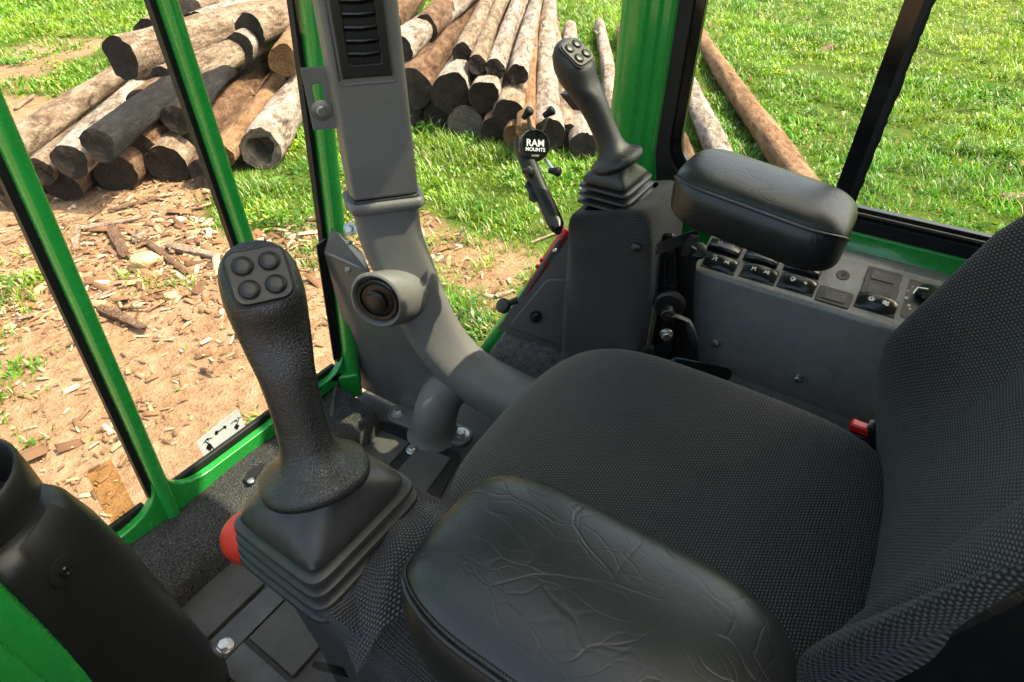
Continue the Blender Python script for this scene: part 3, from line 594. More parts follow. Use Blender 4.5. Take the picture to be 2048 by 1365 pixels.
sl = loft([[V3(1.098, .062, z), V3(1.098, .0265, z), V3(1.107, .0265, z), V3(1.107, .062, z)] for z in (.605, 1.56)])
part('sliding_edge', sl, 'black_gloss', cab, smooth=False)
br = loft([[V3(1.0965, .038, z), V3(1.0955, .030 + random.uniform(-.0012, .0012), z), V3(1.0965, .0245 + random.uniform(-.0014, .0014), z), V3(1.0975, .03, z)] for z in np.linspace(.605, 1.56, 120)])
part('brush_strip', br, 'black_rubber', cab, smooth=False)
prof = [(1.08, .50), (1.079, .528), (1.085, .536), (1.088, .56), (1.12, .56), (1.12, .50)]
part('side_sill', loft([[V3(a, y, z) for a, z in prof] for y in (.42, 0, -.4, -.8)]), 'green_paint', cab, ang=30, bev=.003)
part('side_wall', box((1.112, -.1, .27), (.02, 1.15, .5)), 'green_paint', cab)
for x0, x1, y0, y1 in ((.36, .96, -.95, 1.08), (.962, 1.56, -.95, -.13), (.962, 1.36, .24, 1.08), (-.24, -.20, -.95, 1.08), (-.198, .358, 1.03, 1.08), (-.198, .358, -.95, -.90)):
    part('sun_block_roof', box(((x0 + x1) / 2, (y0 + y1) / 2, ZR + .05), (x1 - x0, y1 - y0, .06)), 'green_paint', cab, bev=.006)  # unseen roof, slabs and openings shaped to shade the seat and admit sun
for x0, x1, y0, y1 in ((-.196, .356, -.898, 1.028), (.964, 1.34, -.126, .236)):
    part('added_roof_pane', box(((x0 + x1) / 2, (y0 + y1) / 2, ZR + .06), (x1 - x0, y1 - y0, .005)), 'window_glass', cab, smooth=False)  # invented glazing, closes the roof openings left for sky and sun
part('rear_post', box((1.06, -.8, .82), (.07, .07, 1.64)), 'green_paint', cab, bev=.01)
part('rear_post', box((-.18, -.8, .82), (.07, .07, 1.64)), 'green_paint', cab, bev=.01)
part('bounce_block_panel', box((-.185, -.1, .28), (.03, 1.4, .70)), 'blocker_dark', cab)  # added out of view to stop light bouncing in from the ground
part('rear_light_block', box((.47, -.82, .8), (1.32, .03, 1.6)), 'blocker_dark', cab)  # added out of view to darken the rear and raise interior contrast
# left front corner post, at the lower left of the photo
q0, q1 = at(95, 1365, Z=.30), at(-60, 1075, Z=.42); q0[0] -= .0
pp = [V3(-.045, .60, -.05), V3(-.045, .60, .3), V3(-.045, .60, .9), V3(-.045, .60, ZR)]
def vpost(cx, cy, hx, hy, mt, e=.45, name='corner_post'):
    return part(name, loft([sring(V3(cx, cy, z), (1, 0, 0), (0, 1, 0), hx, hy, e, 24) for z in (-.1, .3, .9, ZR)]), mt, cab, ang=60)
vpost(-.055, .60, .03, .035, 'green_paint')
vpost(-.085, .57, .03, .02, 'green_paint', .5)
# floor
part('floor_pan', poly([V3(-.15, -.78, -.004), V3(1.1, -.78, -.004), V3(1.1, .47, -.004), V3(.72, .93, -.004), V3(-.15, .93, -.004)], (0, 0, 1), .05), 'floor_mat', cab, smooth=False)

# ---------------------------------------------------------------- stickers on the front pane
def dec(name, label, cat, pts, mat, th=.0008):
    o = thing(name, label, cat, pts[0]); part('film', poly(pts, (0, -1, 0), th), mat, o, smooth=False); return o
st = rounded([at(*p, Y=.956)[[0, 2]] for p in ((393, 884), (413, 924), (494, 862), (476, 817))], .008, 5)
stk = dec('warning_sticker', 'white rounded sticker with black pictograms on the front pane', 'sticker', [V3(p[0], .956, p[1]) for p in st], 'sticker_white')
def mark(parent, strokes, wpx, plane_y=.9553, mt='print_black'):
    vfs = []
    for s_ in strokes:
        pts = [at(x, y, Y=plane_y) for x, y in s_]
        if len(s_) > 3 and s_[0] == s_[-1]: P_ = pts[:-1]; vfs.append(([p for p in P_], [tuple(range(len(P_)))]))
        else: vfs.append(ribbon(pts, wpx * .00095, (0, -1, 0)))
    part('pictogram', join(*vfs), mt, parent, smooth=False)['kind'] = 'stuff'
mark(stk, [[(421, 890), (410, 883)], [(407, 887), (413, 879)], [(420, 888), (427, 898)], [(412, 897), (421, 903), (425, 894), (416, 888), (412, 897)], [(424, 876), (415, 879)], [(412, 880), (418, 882), (416, 875), (412, 880)]], 2.2)
mark(stk, [[(430, 871), (436, 869), (436, 861), (430, 863), (430, 871)], [(431, 868), (449, 855)], [(448, 857), (453, 858), (452, 851), (446, 853), (448, 857)]], 3.0)
mark(stk, [[(468, 856), (475, 860), (479, 851), (472, 848), (468, 856)], [(474, 850), (478, 836)], [(475, 836), (481, 836)], [(462, 848), (468, 843), (473, 842)], [(472, 845), (475, 841), (470, 839), (472, 845)]], 2.0)
ol = dec('amber_label', 'see-through amber label with black line drawings low on the front pane', 'label', [at(*p, Y=.956) for p in ((172, 945), (222, 918), (278, 1030), (232, 1062), (200, 1010))], 'clear_label')
mark(ol, [[(185, 968), (190, 962), (197, 966), (193, 974), (186, 970)], [(205, 1010), (214, 1008), (220, 1012)], [(228, 1040), (236, 1032), (242, 1038), (236, 1046), (229, 1041)], [(240, 1028), (247, 1022), (248, 1030)], [(238, 1052), (252, 1044), (258, 1038)], [(250, 1030), (256, 1036), (260, 1028)], [(190, 970), (196, 975)]], 1.3)

# ---------------------------------------------------------------- floor coverings
kc = thing('kick_carpet', 'dark speckled carpet ledge along the foot of the front window', 'carpet', (.35, .85, 0))
prof = [(.93, .072), (.90, .083), (.85, .080), (.80, .070), (.775, .055), (.77, .0)]
nx = 40; V_ = []; F_ = []
for i in range(nx + 1):
    x = -.05 + .68 * i / nx
    for (py_, pz_) in prof: V_.append(V3(x, py_ + (.02 * math.sin(x * 9) if py_ < .85 else 0) + (.03 if py_ < .81 and x > .42 else 0), pz_ + .004 * math.sin(x * 23 + py_ * 40)))
for i in range(nx):
    for j in range(len(prof) - 1): a = i * len(prof) + j; F_.append((a, a + 1, a + 1 + len(prof), a + len(prof)))
part('carpet', (V_, F_), 'carpet', kc, ang=60)
bI_ = at(500, 962, Z=.078); 
def screw(p, n, rad, parent, name='screw', wash=1.5, mt='zinc', hexh=.5):
    """hex head on a washer"""
    n = nrm(n); u = nrm(np.cross(n, (.3, .5, .81))); v = np.cross(n, u); p = np.array(p, float)
    prof = [(rad * wash, 0), (rad * wash, rad * .18), (rad * 1.15, rad * .26), (rad * 1.1, rad * .34)]
    a = lathe(p, n, prof, 24); hx = loft([sring(p + n * rad * k, u, v, rad * s_, rad * s_, 1, 6) for k, s_ in ((.3, .95), (.3 + hexh * 1.1, .95), (.3 + hexh * 1.3, .8))])
    return part(name, join(a, hx), mt, parent, ang=30)
part('slot', poly([at(*p, Z=.0885) for p in ((486, 958), (500, 940), (522, 925), (530, 930), (515, 950), (500, 968))], (0, 0, 1), .001), 'black_rubber', kc, smooth=False)
part('screw', lathe(at(502, 963, Z=.0875), (0, 0, 1), [(.007, 0), (.007, .003), (.004, .0045), (.003, .002), (.001, .002)], 20), 'zinc', kc)
cr = thing('carpet_offcut', 'grey speckled carpet offcut curled beside the green sill bracket', 'carpet', at(680, 830, Z=.0))
part('roll', loft([sring(q, (0.8, .6, 0), (0, .1, 1), a, b_, .7, 18) for q, a, b_ in [(at(676, 862, Z=.04), .03, .03), (at(672, 835, Z=.05), .034, .04), (at(676, 805, Z=.055), .032, .04), (at(680, 785, Z=.055), .02, .03)]]), 'felt', cr, ang=60)
gb = part('sill_bracket', box(at(700, 765, Z=.06), (.05, .04, .075), [nrm((.75, -.65, 0)), nrm((.65, .75, 0)), (0, 0, 1)]), 'green_paint', cab, bev=.006)
part('sill_bracket', box(at(672, 760, Z=.085), (.09, .012, .03), [nrm((.9, -.2, 0)), nrm((.2, .9, 0)), (0, 0, 1)]), 'green_paint', cab, bev=.004)

fm = thing('floor_hatch', 'dark textured floor mat with two raised pads in a recessed frame', 'floor mat', at(830, 900, Z=0))
def fpoly(name, pix, z, mt, th=.006, bev=.0015): return part(name, poly([at(*p, Z=z) for p in pix], (0, 0, 1), th), mt, fm, bev=bev, ang=30)
fpoly('frame_recess', rounded([np.array(p) for p in ((757, 838), (925, 908), (872, 1010), (668, 935))], 14, 5), .004, 'black_rubber', .004, 0)
fpoly('pad', ((762, 860), (820, 884), (757, 950), (690, 920)), .009, 'floor_mat')
fpoly('pad', ((838, 892), (902, 915), (852, 985), (782, 955)), .009, 'floor_mat')
screw(at(825, 900, Z=.005), (0, 0, 1), .011, fm, 'bolt', 1.35)
fl = thing('floor_strip', 'worn grey metal floor strip with one bolt beside the fabric cover', 'floor strip', at(450, 1295, Z=0))
for nm, x0, x1, y0, y1, zt_, mt_ in (('strip', .03, .30, .650, .698, .005, 'metal_trim'), ('strip', .085, .135, .45, .6485, .005, 'metal_trim'), ('pad', .03, .225, .704, .80, .010, 'floor_mat'), ('pad', .143, .262, .53, .643, .010, 'floor_mat')):
    part(nm, box(((x0 + x1) / 2, (y0 + y1) / 2, zt_ / 2), (x1 - x0, y1 - y0, zt_)), mt_, fl, bev=.0015, ang=30)
screw(at(450, 1293, Z=.006), (0, 0, 1), .0115, fl, 'bolt', 1.3)

# ---------------------------------------------------------------- air duct
du = thing('air_duct', 'grey moulded air duct with louvred vent rising from the floor', 'air duct', (.72, .70, 0))
DX, DY = .744, .789
fn = nrm(V3(-.64, -.77, 0)); ft = nrm(V3(.77, -.64, 0))     # face normal and the face's rightward axis
def rrect(c, u, v, a, b_, ch=.25, n=5):
    pts = rounded([np.array(c) + u * a * sx + v * b_ * sy for sx, sy in ((-1, -1), (1, -1), (1, 1), (-1, 1))], min(a, b_) * ch * 2, n); return pts
# upper shaft: bevelled left edge, tapered upward slightly
def shaft_ring(z, w_, d_):
    c = V3(DX, DY, z); P_ = []
    for a, b_ in ((-1.0, -.6), (-1.0, .35), (-.86, 1.0), (.86, 1.0), (1.0, .8), (1.0, -.6)): P_.append(c + ft * a * w_ + fn * b_ * d_)
    return P_
part('upper_shaft', loft([shaft_ring(z, .064, .042) for z in (ZR, 1.2, .9, .7, .575)]), 'grey_plastic', du, bev=.008, seg=4, ang=30)
part('lip', loft([shaft_ring(z, w_, d_) for z, w_, d_ in ((.575, .0655, .0435), (.560, .0655, .0435))]), 'black_plastic', du, bev=.004)
part('collar', loft([shaft_ring(z, w_, d_) for z, w_, d_ in ((.570, .071, .049), (.5645, .074, .052), (.554, .074, .052), (.548, .070, .048))]), 'grey_plastic', du, bev=.004, seg=3)
path = bez([(DX, DY, .556), (DX, DY - .005, .48), (.752, .765, .40), (.757, .735, .31), (.763, .69, .225), (.772, .625, .165), (.785, .54, .135), (.80, .42, .12), (.81, .32, .12)], 40)
rings = []
for i, (c, t, u, v) in enumerate(frames(path, ref=tuple(ft))):
    s_ = i / 39; a = .063 - .005 * min(1, s_ * 2.5); b_ = .042 + .012 * min(1, s_ * 2); e = .42 + .3 * min(1, s_ * 1.6)
    fv = nrm(ft - t * (ft @ t)); gv = nrm(np.cross(fv, t))
    rings.append(sring(c, fv, gv, a, b_, e, 36))
part('lower_elbow', loft(rings), 'grey_plastic', du, ang=60)
part('seam_ridge', tube([np.array(r_[4]) + 0 * fn for r_ in rings[22:38]], .0035, 8), 'grey_plastic', du)
# round side outlet
vc, vb = at(752, 604, d=1.15), V3(.755, .755, .345); va = nrm(V3(-.93, -.34, .10))
vu = nrm(np.cross(va, (0, 0, 1))); vv = np.cross(vu, va)
part('outlet_pod', loft([sring(vb, vu, vv, .058, .062, .9, 36), sring(vb + (vc - vb) * .6, vu, vv, .056, .062, .95, 36), sring(vc - va * .006, vu, vv, .055, .061, .95, 36), sring(vc - va * .0015, vu, vv, .053, .059, 1, 36), sring(vc, vu, vv, .050, .056, 1, 36), sring(vc - va * .002, vu, vv, .047, .053, 1, 36), sring(vc - va * .018, vu, vv, .044, .050, 1, 36)]), 'grey_plastic', du, ang=60)
lo = part('outlet_louvre', lathe(vc - va * .012, va, [(.0445, 0), (.0450, .006), (.042, .009), (.036, .0085), (.035, .004), (.032, .006), (.001, .0075)], 40), 'switch_plastic', du, ang=30)
part('flap', lathe(vc - va * .006 + vu * .004 - vv * .004, nrm(va + vu * .18), [(.025, 0), (.0255, .003), (.022, .0055), (.001, .0065)], 32), 'black_plastic', lo)
part('flap_slot', tube([vc - va * .0 + vu * .02 * math.cos(t) + vv * .02 * math.sin(t) for t in np.linspace(.5, 2.6, 14)], .0009, 6), 'black_gloss', lo)
# foot with bolted flange
ft0, ft1 = at(797, 829, Z=.006), at(922, 873, Z=.006); fd = nrm(ft1 - ft0); fs = nrm(np.cross((0, 0, 1), fd)); fc = (ft0 + ft1) / 2
cap = []
for k in range(28):
    t = 2 * math.pi * k / 28; e = ft1 if math.cos(t) > 0 else ft0; cap.append(e + fd * .026 * math.cos(t) + fs * .03 * math.sin(t) * 1.0)
part('foot_flange', poly([V3(p[0], p[1], .012) for p in cap], (0, 0, 1), .012), 'grey_plastic', du, bev=.003, ang=30)
dc = at(868, 862, Z=.012)
fp = bez([(dc[0], dc[1], .004), (dc[0] + .002, dc[1] - .002, .04), (dc[0] + .012, dc[1] - .006, .08), (dc[0] + .036, dc[1] - .014, .118), (.772, .635, .155)], 14)
rads = np.interp(np.linspace(0, 1, 14), [0, .06, .15, .6, 1], [.064, .057, .052, .050, .046])
dome = []
for (c, t, u, v), q in zip(frames(fp, ref=(0.3, 1, 0)), rads): dome.append(sring(c, u, v, q, q * .95, .92, 32))
part('foot', loft(dome), 'grey_plastic', du, ang=70)
for p in (ft0, ft1): screw(V3(p[0], p[1], .012), (0, 0, 1), .0125, du, 'bolt', 1.6)
# louvred vent on the shaft face
vz = .86; f0 = V3(DX, DY, 0) + fn * .0425
sp = lambda a, z, i=0: f0 + ft * a + V3(0, 0, z) + fn * i
vt = part('vent_bezel', plate_hole([(-.040, .787), (.040, .787), (.040, 1.02), (-.040, 1.02)], [(-.025, .808), (.025, .808), (.025, 1.0), (-.025, 1.0)], .004, lambda p, t: sp(p[0], p[1], .004 - t), .012), 'black_plastic', du, bev=.003, ang=30)
part('vent_recess', box(sp(0, .905, -.0005), (.052, .20, .001), [ft, (0, 0, 1), fn]), 'black_rubber', vt)
for k in range(10):
    z = .818 + k * .0185
    part('louvre', loft([[sp(-.0245, z, .000), sp(-.0245, z + .006, .007), sp(-.0245, z + .0085, .0065), sp(-.0245, z + .003, -.0005)], [sp(0, z - .001, .002), sp(0, z + .005, .0095), sp(0, z + .0075, .009), sp(0, z + .002, .001)], [sp(.0245, z, .000), sp(.0245, z + .006, .007), sp(.0245, z + .0085, .0065), sp(.0245, z + .003, -.0005)]]), 'switch_plastic', vt)
part('outline_ridge', tube([sp(a, z, .0005) for a, z in ((-.046, 1.05), (-.046, .783), (-.042, .778), (.042, .778), (.046, .783), (.046, 1.05))], .0018, 8), 'grey_plastic', du)
# slotted tab with washer on the shaft's left edge
tb = V3(DX, DY, 0) - ft * .064; tn = fn
tabp = lambda a, z: tb + ft * a + V3(0, 0, z) + fn * .012
part('mounting_tab', plate_hole([(-.038, .70), (.006, .70), (.006, .80), (-.038, .80)], [(-.026, .728), (-.010, .728), (-.010, .775), (-.026, .775)], .007, lambda p, t: tabp(*p) - fn * t, .006), 'grey_plastic', du, bev=.002, ang=30)
screw(tabp(-.018, .733) + fn * .001, fn, .0085, du, 'bolt', 1.95)
screw(at(700, 458, X=.70), nrm((-.8, -.4, .4)), .009, du, 'bolt', 1.5)
screw(at(703, 470, X=.70) + V3(-.01, .0, -.01), nrm((-.6, -.2, -.7)), .007, du, 'bolt', 1.2)
# folded sheet bracket in the corner
bk = thing('corner_bracket', 'dark grey folded sheet metal cover in the front corner behind the duct', 'bracket', (.70, .86, 0))
A_, B_, C_, D_ = at(648, 506, Y=.90), at(742, 548, Y=.815), at(722, 776, Z=.004), at(850, 838, Z=.004)
part('face', poly([A_, B_, B_ + (B_ - A_) * .5, D_ + (D_ - C_) * .5, C_], np.cross(C_ - A_, B_ - A_) * (1 if np.cross(C_ - A_, B_ - A_) @ V3(-1, -.3, 0) > 0 else -1), .004), 'bracket_grey', bk, bev=.001, ang=20)
part('top_flange', poly([A_, B_, B_ + V3(.03, .05, .02), A_ + V3(.05, .02, .035)], (0, -.2, 1), .003), 'bracket_grey', bk, ang=20)
part('edge_seal', poly([at(633, 492, Y=.905), at(652, 478, Y=.905), A_ + V3(.004, .003, .0), at(683, 715, Y=.905), at(668, 722, Y=.905)], (-.3, -1, 0), .004), 'black_gloss', bk, ang=20)
bn = nrm(np.cross(C_ - A_, B_ - A_)); bn = bn if bn @ V3(-1, -.3, 0) > 0 else -bn
for p in ((696, 540), (789, 671), (821, 796)): screw(atp(*p, A_, bn), bn, .0058, bk, 'screw', 1.35)

# ---------------------------------------------------------------- right: corner panel with knob, felt, hammer
cpn = thing('trim_panel', 'grey pressed panel with black knob below the corner window', 'panel', at(1060, 690, X=.93))
pl0 = PA_ + cin * .055
pq = lambda x, y, i=0: atp(x, y, pl0 + cin * i, cin)
part('panel', poly([pq(*p) for p in ((994, 660), (1116, 480), (1180, 440), (1180, 725), (1112, 698))], cin, .004), 'grey_plastic', cpn, bev=.003, ang=20)
part('raised_field', poly([pq(*p, .006) for p in rounded([np.array(q) for q in ((1016, 655), (1094, 560), (1180, 560), (1180, 712), (1110, 688))], 10, 4)], cin, .007), 'grey_plastic', cpn, bev=.004, ang=20)
kc_ = pq(1071, 630, .006); kn = lathe(kc_, cin, [(.012, 0), (.0125, .003), (.0125, .014), (.010, .016), (.001, .0165)], 32)
for k in range(16):
    a = k * math.pi / 8; u = cdir * math.cos(a) + V3(0, 0, 1) * math.sin(a); kn = join(kn, box(kc_ + cin * .008 + u * .0125, (.0015, .002, .011), [u, np.cross(cin, u), cin]))
part('knob', kn, 'black_plastic', cpn, ang=30)
part('felt_pad', poly([pq(*p, -.01) for p in ((970, 722), (1030, 640), (1180, 690), (1180, 790), (1090, 765))], cin, .01), 'felt', cpn, ang=20)
hk = thing('thumb_wheel', 'black ribbed thumb wheel beside the corner panel edge', 'knob', pq(1007, 612, -.02))
wc = pq(1007, 612, -.01); wa = nrm(cin * .5 + V3(-.2, .5, .5)); wv = lathe(wc, wa, [(.012, -.008), (.016, -.007), (.016, .007), (.012, .008)], 32)
for k in range(20):
    a = k * math.pi / 10; u0 = nrm(np.cross(wa, (.3, .2, .9))); u1 = np.cross(wa, u0); u = u0 * math.cos(a) + u1 * math.sin(a); wv = join(wv, box(wc + u * .016, (.003, .0026, .013), [u, np.cross(wa, u), wa]))
part('wheel', wv, 'boot_rubber', hk, ang=30); part('axle', cyl(wc, pq(1035, 600, -.005), .006, .008), 'black_plastic', hk)
hm = thing('escape_hammer', 'red plastic escape hammer clipped to the corner window sill', 'hammer', pq(1080, 540, -.01))
h0, h1 = pq(1050, 588, -.010), pq(1138, 460, -.010); hd = nrm(h1 - h0); hs = nrm(np.cross(hd, cin))
part('handle', loft([[q + hs * a * w_ + cin * c for a, c in ((-1, -.008), (-1, .006), (-.6, .010), (.6, .010), (1, .006), (1, -.008))] for q, w_ in ((h0, .005), (h0 + hd * .02, .008), (h0 + hd * .08, .009), (h0 + hd * .085, .012), (h0 + hd * .12, .0125), (h1, .0125))]), 'red_plastic', hm, bev=.002, ang=30)
for k in (.074, .092): part('lug', box(h0 + hd * k - hs * .011 * (1 if hs @ _r > 0 else -1), (.009, .012, .008), [hd, hs, cin]), 'red_plastic', hm, bev=.002)
part('striker', lathe(pq(1110, 502, .0), nrm(cin + hd * .3), [(.007, -.004), (.0065, .002), (.002, .006)], 16), 'zinc', hm)

# ---------------------------------------------------------------- joysticks
def joystick(name, label, base, yaw, lean, belz, bc, bh, ribs, ldir=(0, 1), ps=1.0, hs=1.0, zs=1.0):
    """base = centre of the hand flange; boot = ribbed square gaiter below it centred bc with half sizes bh, down to height belz"""
    j = thing(name, label, 'joystick', (bc[0], bc[1], belz), 'joysticks beside the seat')
    Mx = Matrix.Translation(Vector(base)) @ Matrix.Rotation(lean, 4, Vector((-ldir[1], ldir[0], 0))) @ Matrix.Rotation(yaw, 4, 'Z') @ Matrix.Diagonal((1, 1, zs, 1))
    ax_pts = [(0, -.012), (0, 0), (0.001, .03), (.002, .06), (.004, .09), (.010, .118), (.020, .143), (.032, .163), (.042, .178)]
    prof = [(0, -.0135, 0, .030, .030), (0, -.013, 0, .037, .037), (0, -.009, 0, .0418, .0418), (0, -.004, 0, .0425, .0425), (0, .0, 0, .0412, .0412), (0, .004, 0, .0365, .0365), (0, .0095, 0, .0282, .0282), (0, .017, 0, .0225, .0225), (.0005, .028, 1, .0197, .0200), (.001, .05, 3, .0188, .0192), (.002, .072, 6, .0192, .0202), (.0045, .093, 13, .0206, .0230), (.0085, .111, 24, .0232, .0275), (.0122, .126, 36, .0250, .0318), (.0128, .141, 46, .0268, .0345), (.0098, .154, 54, .0276, .0345), (.0045, .163, 59, .0266, .0322), (.0000, .1676, 60, .0240, .0284), (-.0022, .1692, 60, .0197, .0230), (-.0030, .1697, 60, .009, .011)]
    rings = [sring((0, yy, z), (1, 0, 0), (0, math.cos(R(tl)), math.sin(R(tl))), a * (hs if z > .12 else 1), b_ * (hs if z > .12 else 1), .88, 40) for yy, z, tl, a, b_ in prof]
    gvf = loft(rings)
    part('grip', xf(gvf, Mx), 'grip_plastic', j, ang=80)
    # button plate facing the operator
    n = nrm((0, -math.sin(R(60)), math.cos(R(60)))); u = V3(1, 0, 0); v = np.cross(n, u); pc = V3(0, -.0030, .1697) + n * .0004
    pts = rounded([pc + u * a * .0180 * ps + v * b_ * .0185 * ps for a, b_ in ((-1, -1), (1, -1), (1, 1), (-1, 1))], .009 * ps, 7)
    rim = loft([[p - n * .010 for p in pts], [p + n * .0004 for p in pts], [pc + (p - pc) * .95 + n * .0018 for p in pts]])
    bp = part('button_plate', xf(rim, Mx), 'black_plastic', j, ang=30)
    pts2 = [pc + (p - pc) * 1.06 for p in pts]; part('plate_gap', xf(loft([[p - n * .012 for p in pts2], [p - n * .0006 for p in pts2]]), Mx), 'black_rubber', j, ang=30)
    for a, b_ in ((-1, -1), (1, -1), (1, 1), (-1, 1)):
        c = pc + (u * a * .0080 + v * b_ * .0082) * ps
        bt = part('button', xf(lathe(c, n, [(.0063 * ps, .0), (.0061 * ps, .0033), (.0054 * ps, .0041), (.003 * ps, .0045), (.0001, .0046)], 28), Mx), 'black_plastic', j, ang=50)
        part('button_gap', xf(lathe(c, n, [(.0070 * ps, .0), (.0070 * ps, .0021)], 28), Mx), 'black_rubber', bt, ang=30)
    # trigger under the head, mould seam
    part('trigger', xf(loft([[V3(sx * .008, y, z) for sx, y, z in ((-1, .026, .088), (1, .026, .088), (1, .040, .094), (-1, .040, .094))], [V3(sx * .009, y, z) for sx, y, z in ((-1, .034, .118), (1, .034, .118), (1, .052, .124), (-1, .052, .124))]]), Mx), 'black_plastic', j, bev=.002)
    seam = [np.array(r_[37]) * 1.0 for r_ in rings[8:15]]; seam = bez([p + nrm(V3(p[0], p[1], 0)) * .0002 for p in seam], 40)
    part('seam', xf(tube(seam, .00055, 6), Mx), 'black_rubber', j)
    # gaiter: pyramid cap and stepped square ribs
    b0 = np.array(base) + V3(0, 0, -.010); cz = belz; H = b0[2] - cz; top = V3(*base)
    def sq(f, hx, hy, z, e=.42):
        c = V3(top[0] + (bc[0] - top[0]) * f, top[1] + (bc[1] - top[1]) * f, z); return sring(c, (1, 0, 0), (0, 1, 0), hx, hy, e, 48, ph=math.pi / 4)
    hx, hy = bh; rg = []; zc_ = b0[2] - H * .30
    rg += [sq(0, .030, .030, b0[2] + .004, 1), sq(.03, .031, .031, b0[2] - H * .02, .85), sq(.10, hx * .64, hy * .64, b0[2] - H * .10, .5), sq(.25, hx * .77, hy * .77, b0[2] - H * .23, .32), sq(.3, hx * .81, hy * .81, zc_, .26), sq(.3, hx * .80, hy * .80, zc_ - .0025, .26), sq(.3, hx * .70, hy * .70, zc_ - .004, .26)]
    for k in range(ribs):
        f0 = (k + 1) / ribs; z1 = zc_ - .004 - (zc_ - cz - .004) * (k / ribs) - .003; z2 = zc_ - .004 - (zc_ - cz - .004) * ((k + 1) / ribs); s_ = .85 + .15 * f0
        th = (z1 - z2)
        F_ = .3 + .7 * f0; a_, h_ = (lambda q, z, e: sq(F_, hx * (s_ + q), hy * (s_ + q), z, e)), th
        rg += [a_(-.25, z1 - h_ * .02, .26), a_(-.03, z1 - h_ * .16, .24), a_(0, z1 - h_ * .24, .22), a_(.012, z1 - h_ * .50, .22), a_(.0, z1 - h_ * .57, .24), a_(-.25, z1 - h_ * .62, .26), a_(-.25, z2 - .001, .26)]
    part('gaiter', loft(rg), 'boot_rubber', j, ang=45)
    return j
LB = at(628, 938, Z=.68); RB = at(1231, 316, Z=.685)
joystick('joystick', 'near black joystick with four round buttons beside the red ball knob', tuple(LB), R(-29), R(16), .567, (.170, .306), (.0670, .0590), 4, (.58, .81), ps=1.07, zs=.945)
joystick('joystick', 'far black joystick with four buttons standing before the green side pillar', tuple(RB), R(-6), R(27), .598, (.905, .378), (.062, .050), 3, (-.25, .97), ps=1.22, hs=1.1)

# ---------------------------------------------------------------- fabric covers under the joysticks
def cover(name, label, rings, studs, n_sub=0):
    c = thing(name, label, 'fabric cover', np.mean(rings[-1], 0)); V_, F_ = loft(rings, False, False); n = len(rings[0]); uv = []
    vl = 0.0
    for i, r_ in enumerate(rings):
        if i: vl += np.mean([np.linalg.norm(np.array(r_[j]) - np.array(rings[i - 1][j])) for j in range(n)])
        ul = 0.0
        for j in range(n):
            uv.append((ul, vl)); ul += np.linalg.norm(np.array(r_[(j + 1) % n]) - np.array(r_[j]))
    part('fabric', (V_, F_), 'cover_fabric' if 'far' in label else 'mesh_fabric', c, uv=uv, ang=80, sub=1)
    for p, nn in studs: part('press_stud', lathe(p, nn, [(.0085, -.002), (.008, .002), (.005, .004), (.0001, .0047)], 20), 'black_plastic', c)
    return c
def folds(ring, amp, k, ph, c):
    out = []
    for j, p in enumerate(ring):
        d = nrm(V3(p[0] - c[0], p[1] - c[1], 0)); a = 2 * math.pi * j / len(ring); out.append(np.array(p) + d * amp * math.sin(k * a + ph))
    return out
rr = []
for z, hx, hy, cx, cy, am in ((.632, .060, .048, .912, .372, 0), (.634, .070, .062, .912, .370, .001), (.628, .078, .076, .914, .366, .002), (.60, .080, .082, .916, .362, .002), (.54, .078, .086, .918, .360, .003), (.46, .077, .088, .922, .358, .003), (.38, .078, .090, .925, .356, .003), (.30, .080, .092, .93, .355, .004), (.22, .082, .092, .93, .355, .004)):
    ring = sring((cx, cy, z), (1, 0, 0), (0, 1, 0), hx, hy, .28, 64, ph=math.pi / 4); ring = [p + V3(0, 0, (cy - p[1]) * .35 if z > .58 else 0) - V3(0, 0, .03 if z > .58 else 0) for p in ring]
    rr.append(folds(ring, am, 5, z * 20, (cx, cy)))
cover('lever_cover', 'black woven fabric cover hanging below the far joystick', rr, [(at(1271, 496, X=.833), (-1, 0, .1))])
rr = []
for z, hx, hy, cx, cy, am in ((.588, .058, .052, .170, .306, 0), (.592, .066, .060, .171, .304, .001), (.586, .072, .072, .178, .296, .002), (.565, .074, .080, .184, .288, .003), (.53, .072, .088, .190, .276, .004), (.49, .072, .094, .192, .262, .005), (.44, .075, .100, .196, .25, .006), (.36, .08, .105, .2, .24, .007), (.25, .085, .11, .205, .235, .008)):
    ring = sring((cx, cy, z), (1, 0, 0), (0, 1, 0), hx, hy, .34, 72, ph=math.pi / 4)
    rr.append(folds(folds(ring, am, 7, z * 30, (cx, cy)), am * .6, 13, z * 50 + 1, (cx, cy)))
cover('lever_cover', 'loose grey mesh cover sagging below the near joystick', rr, [])
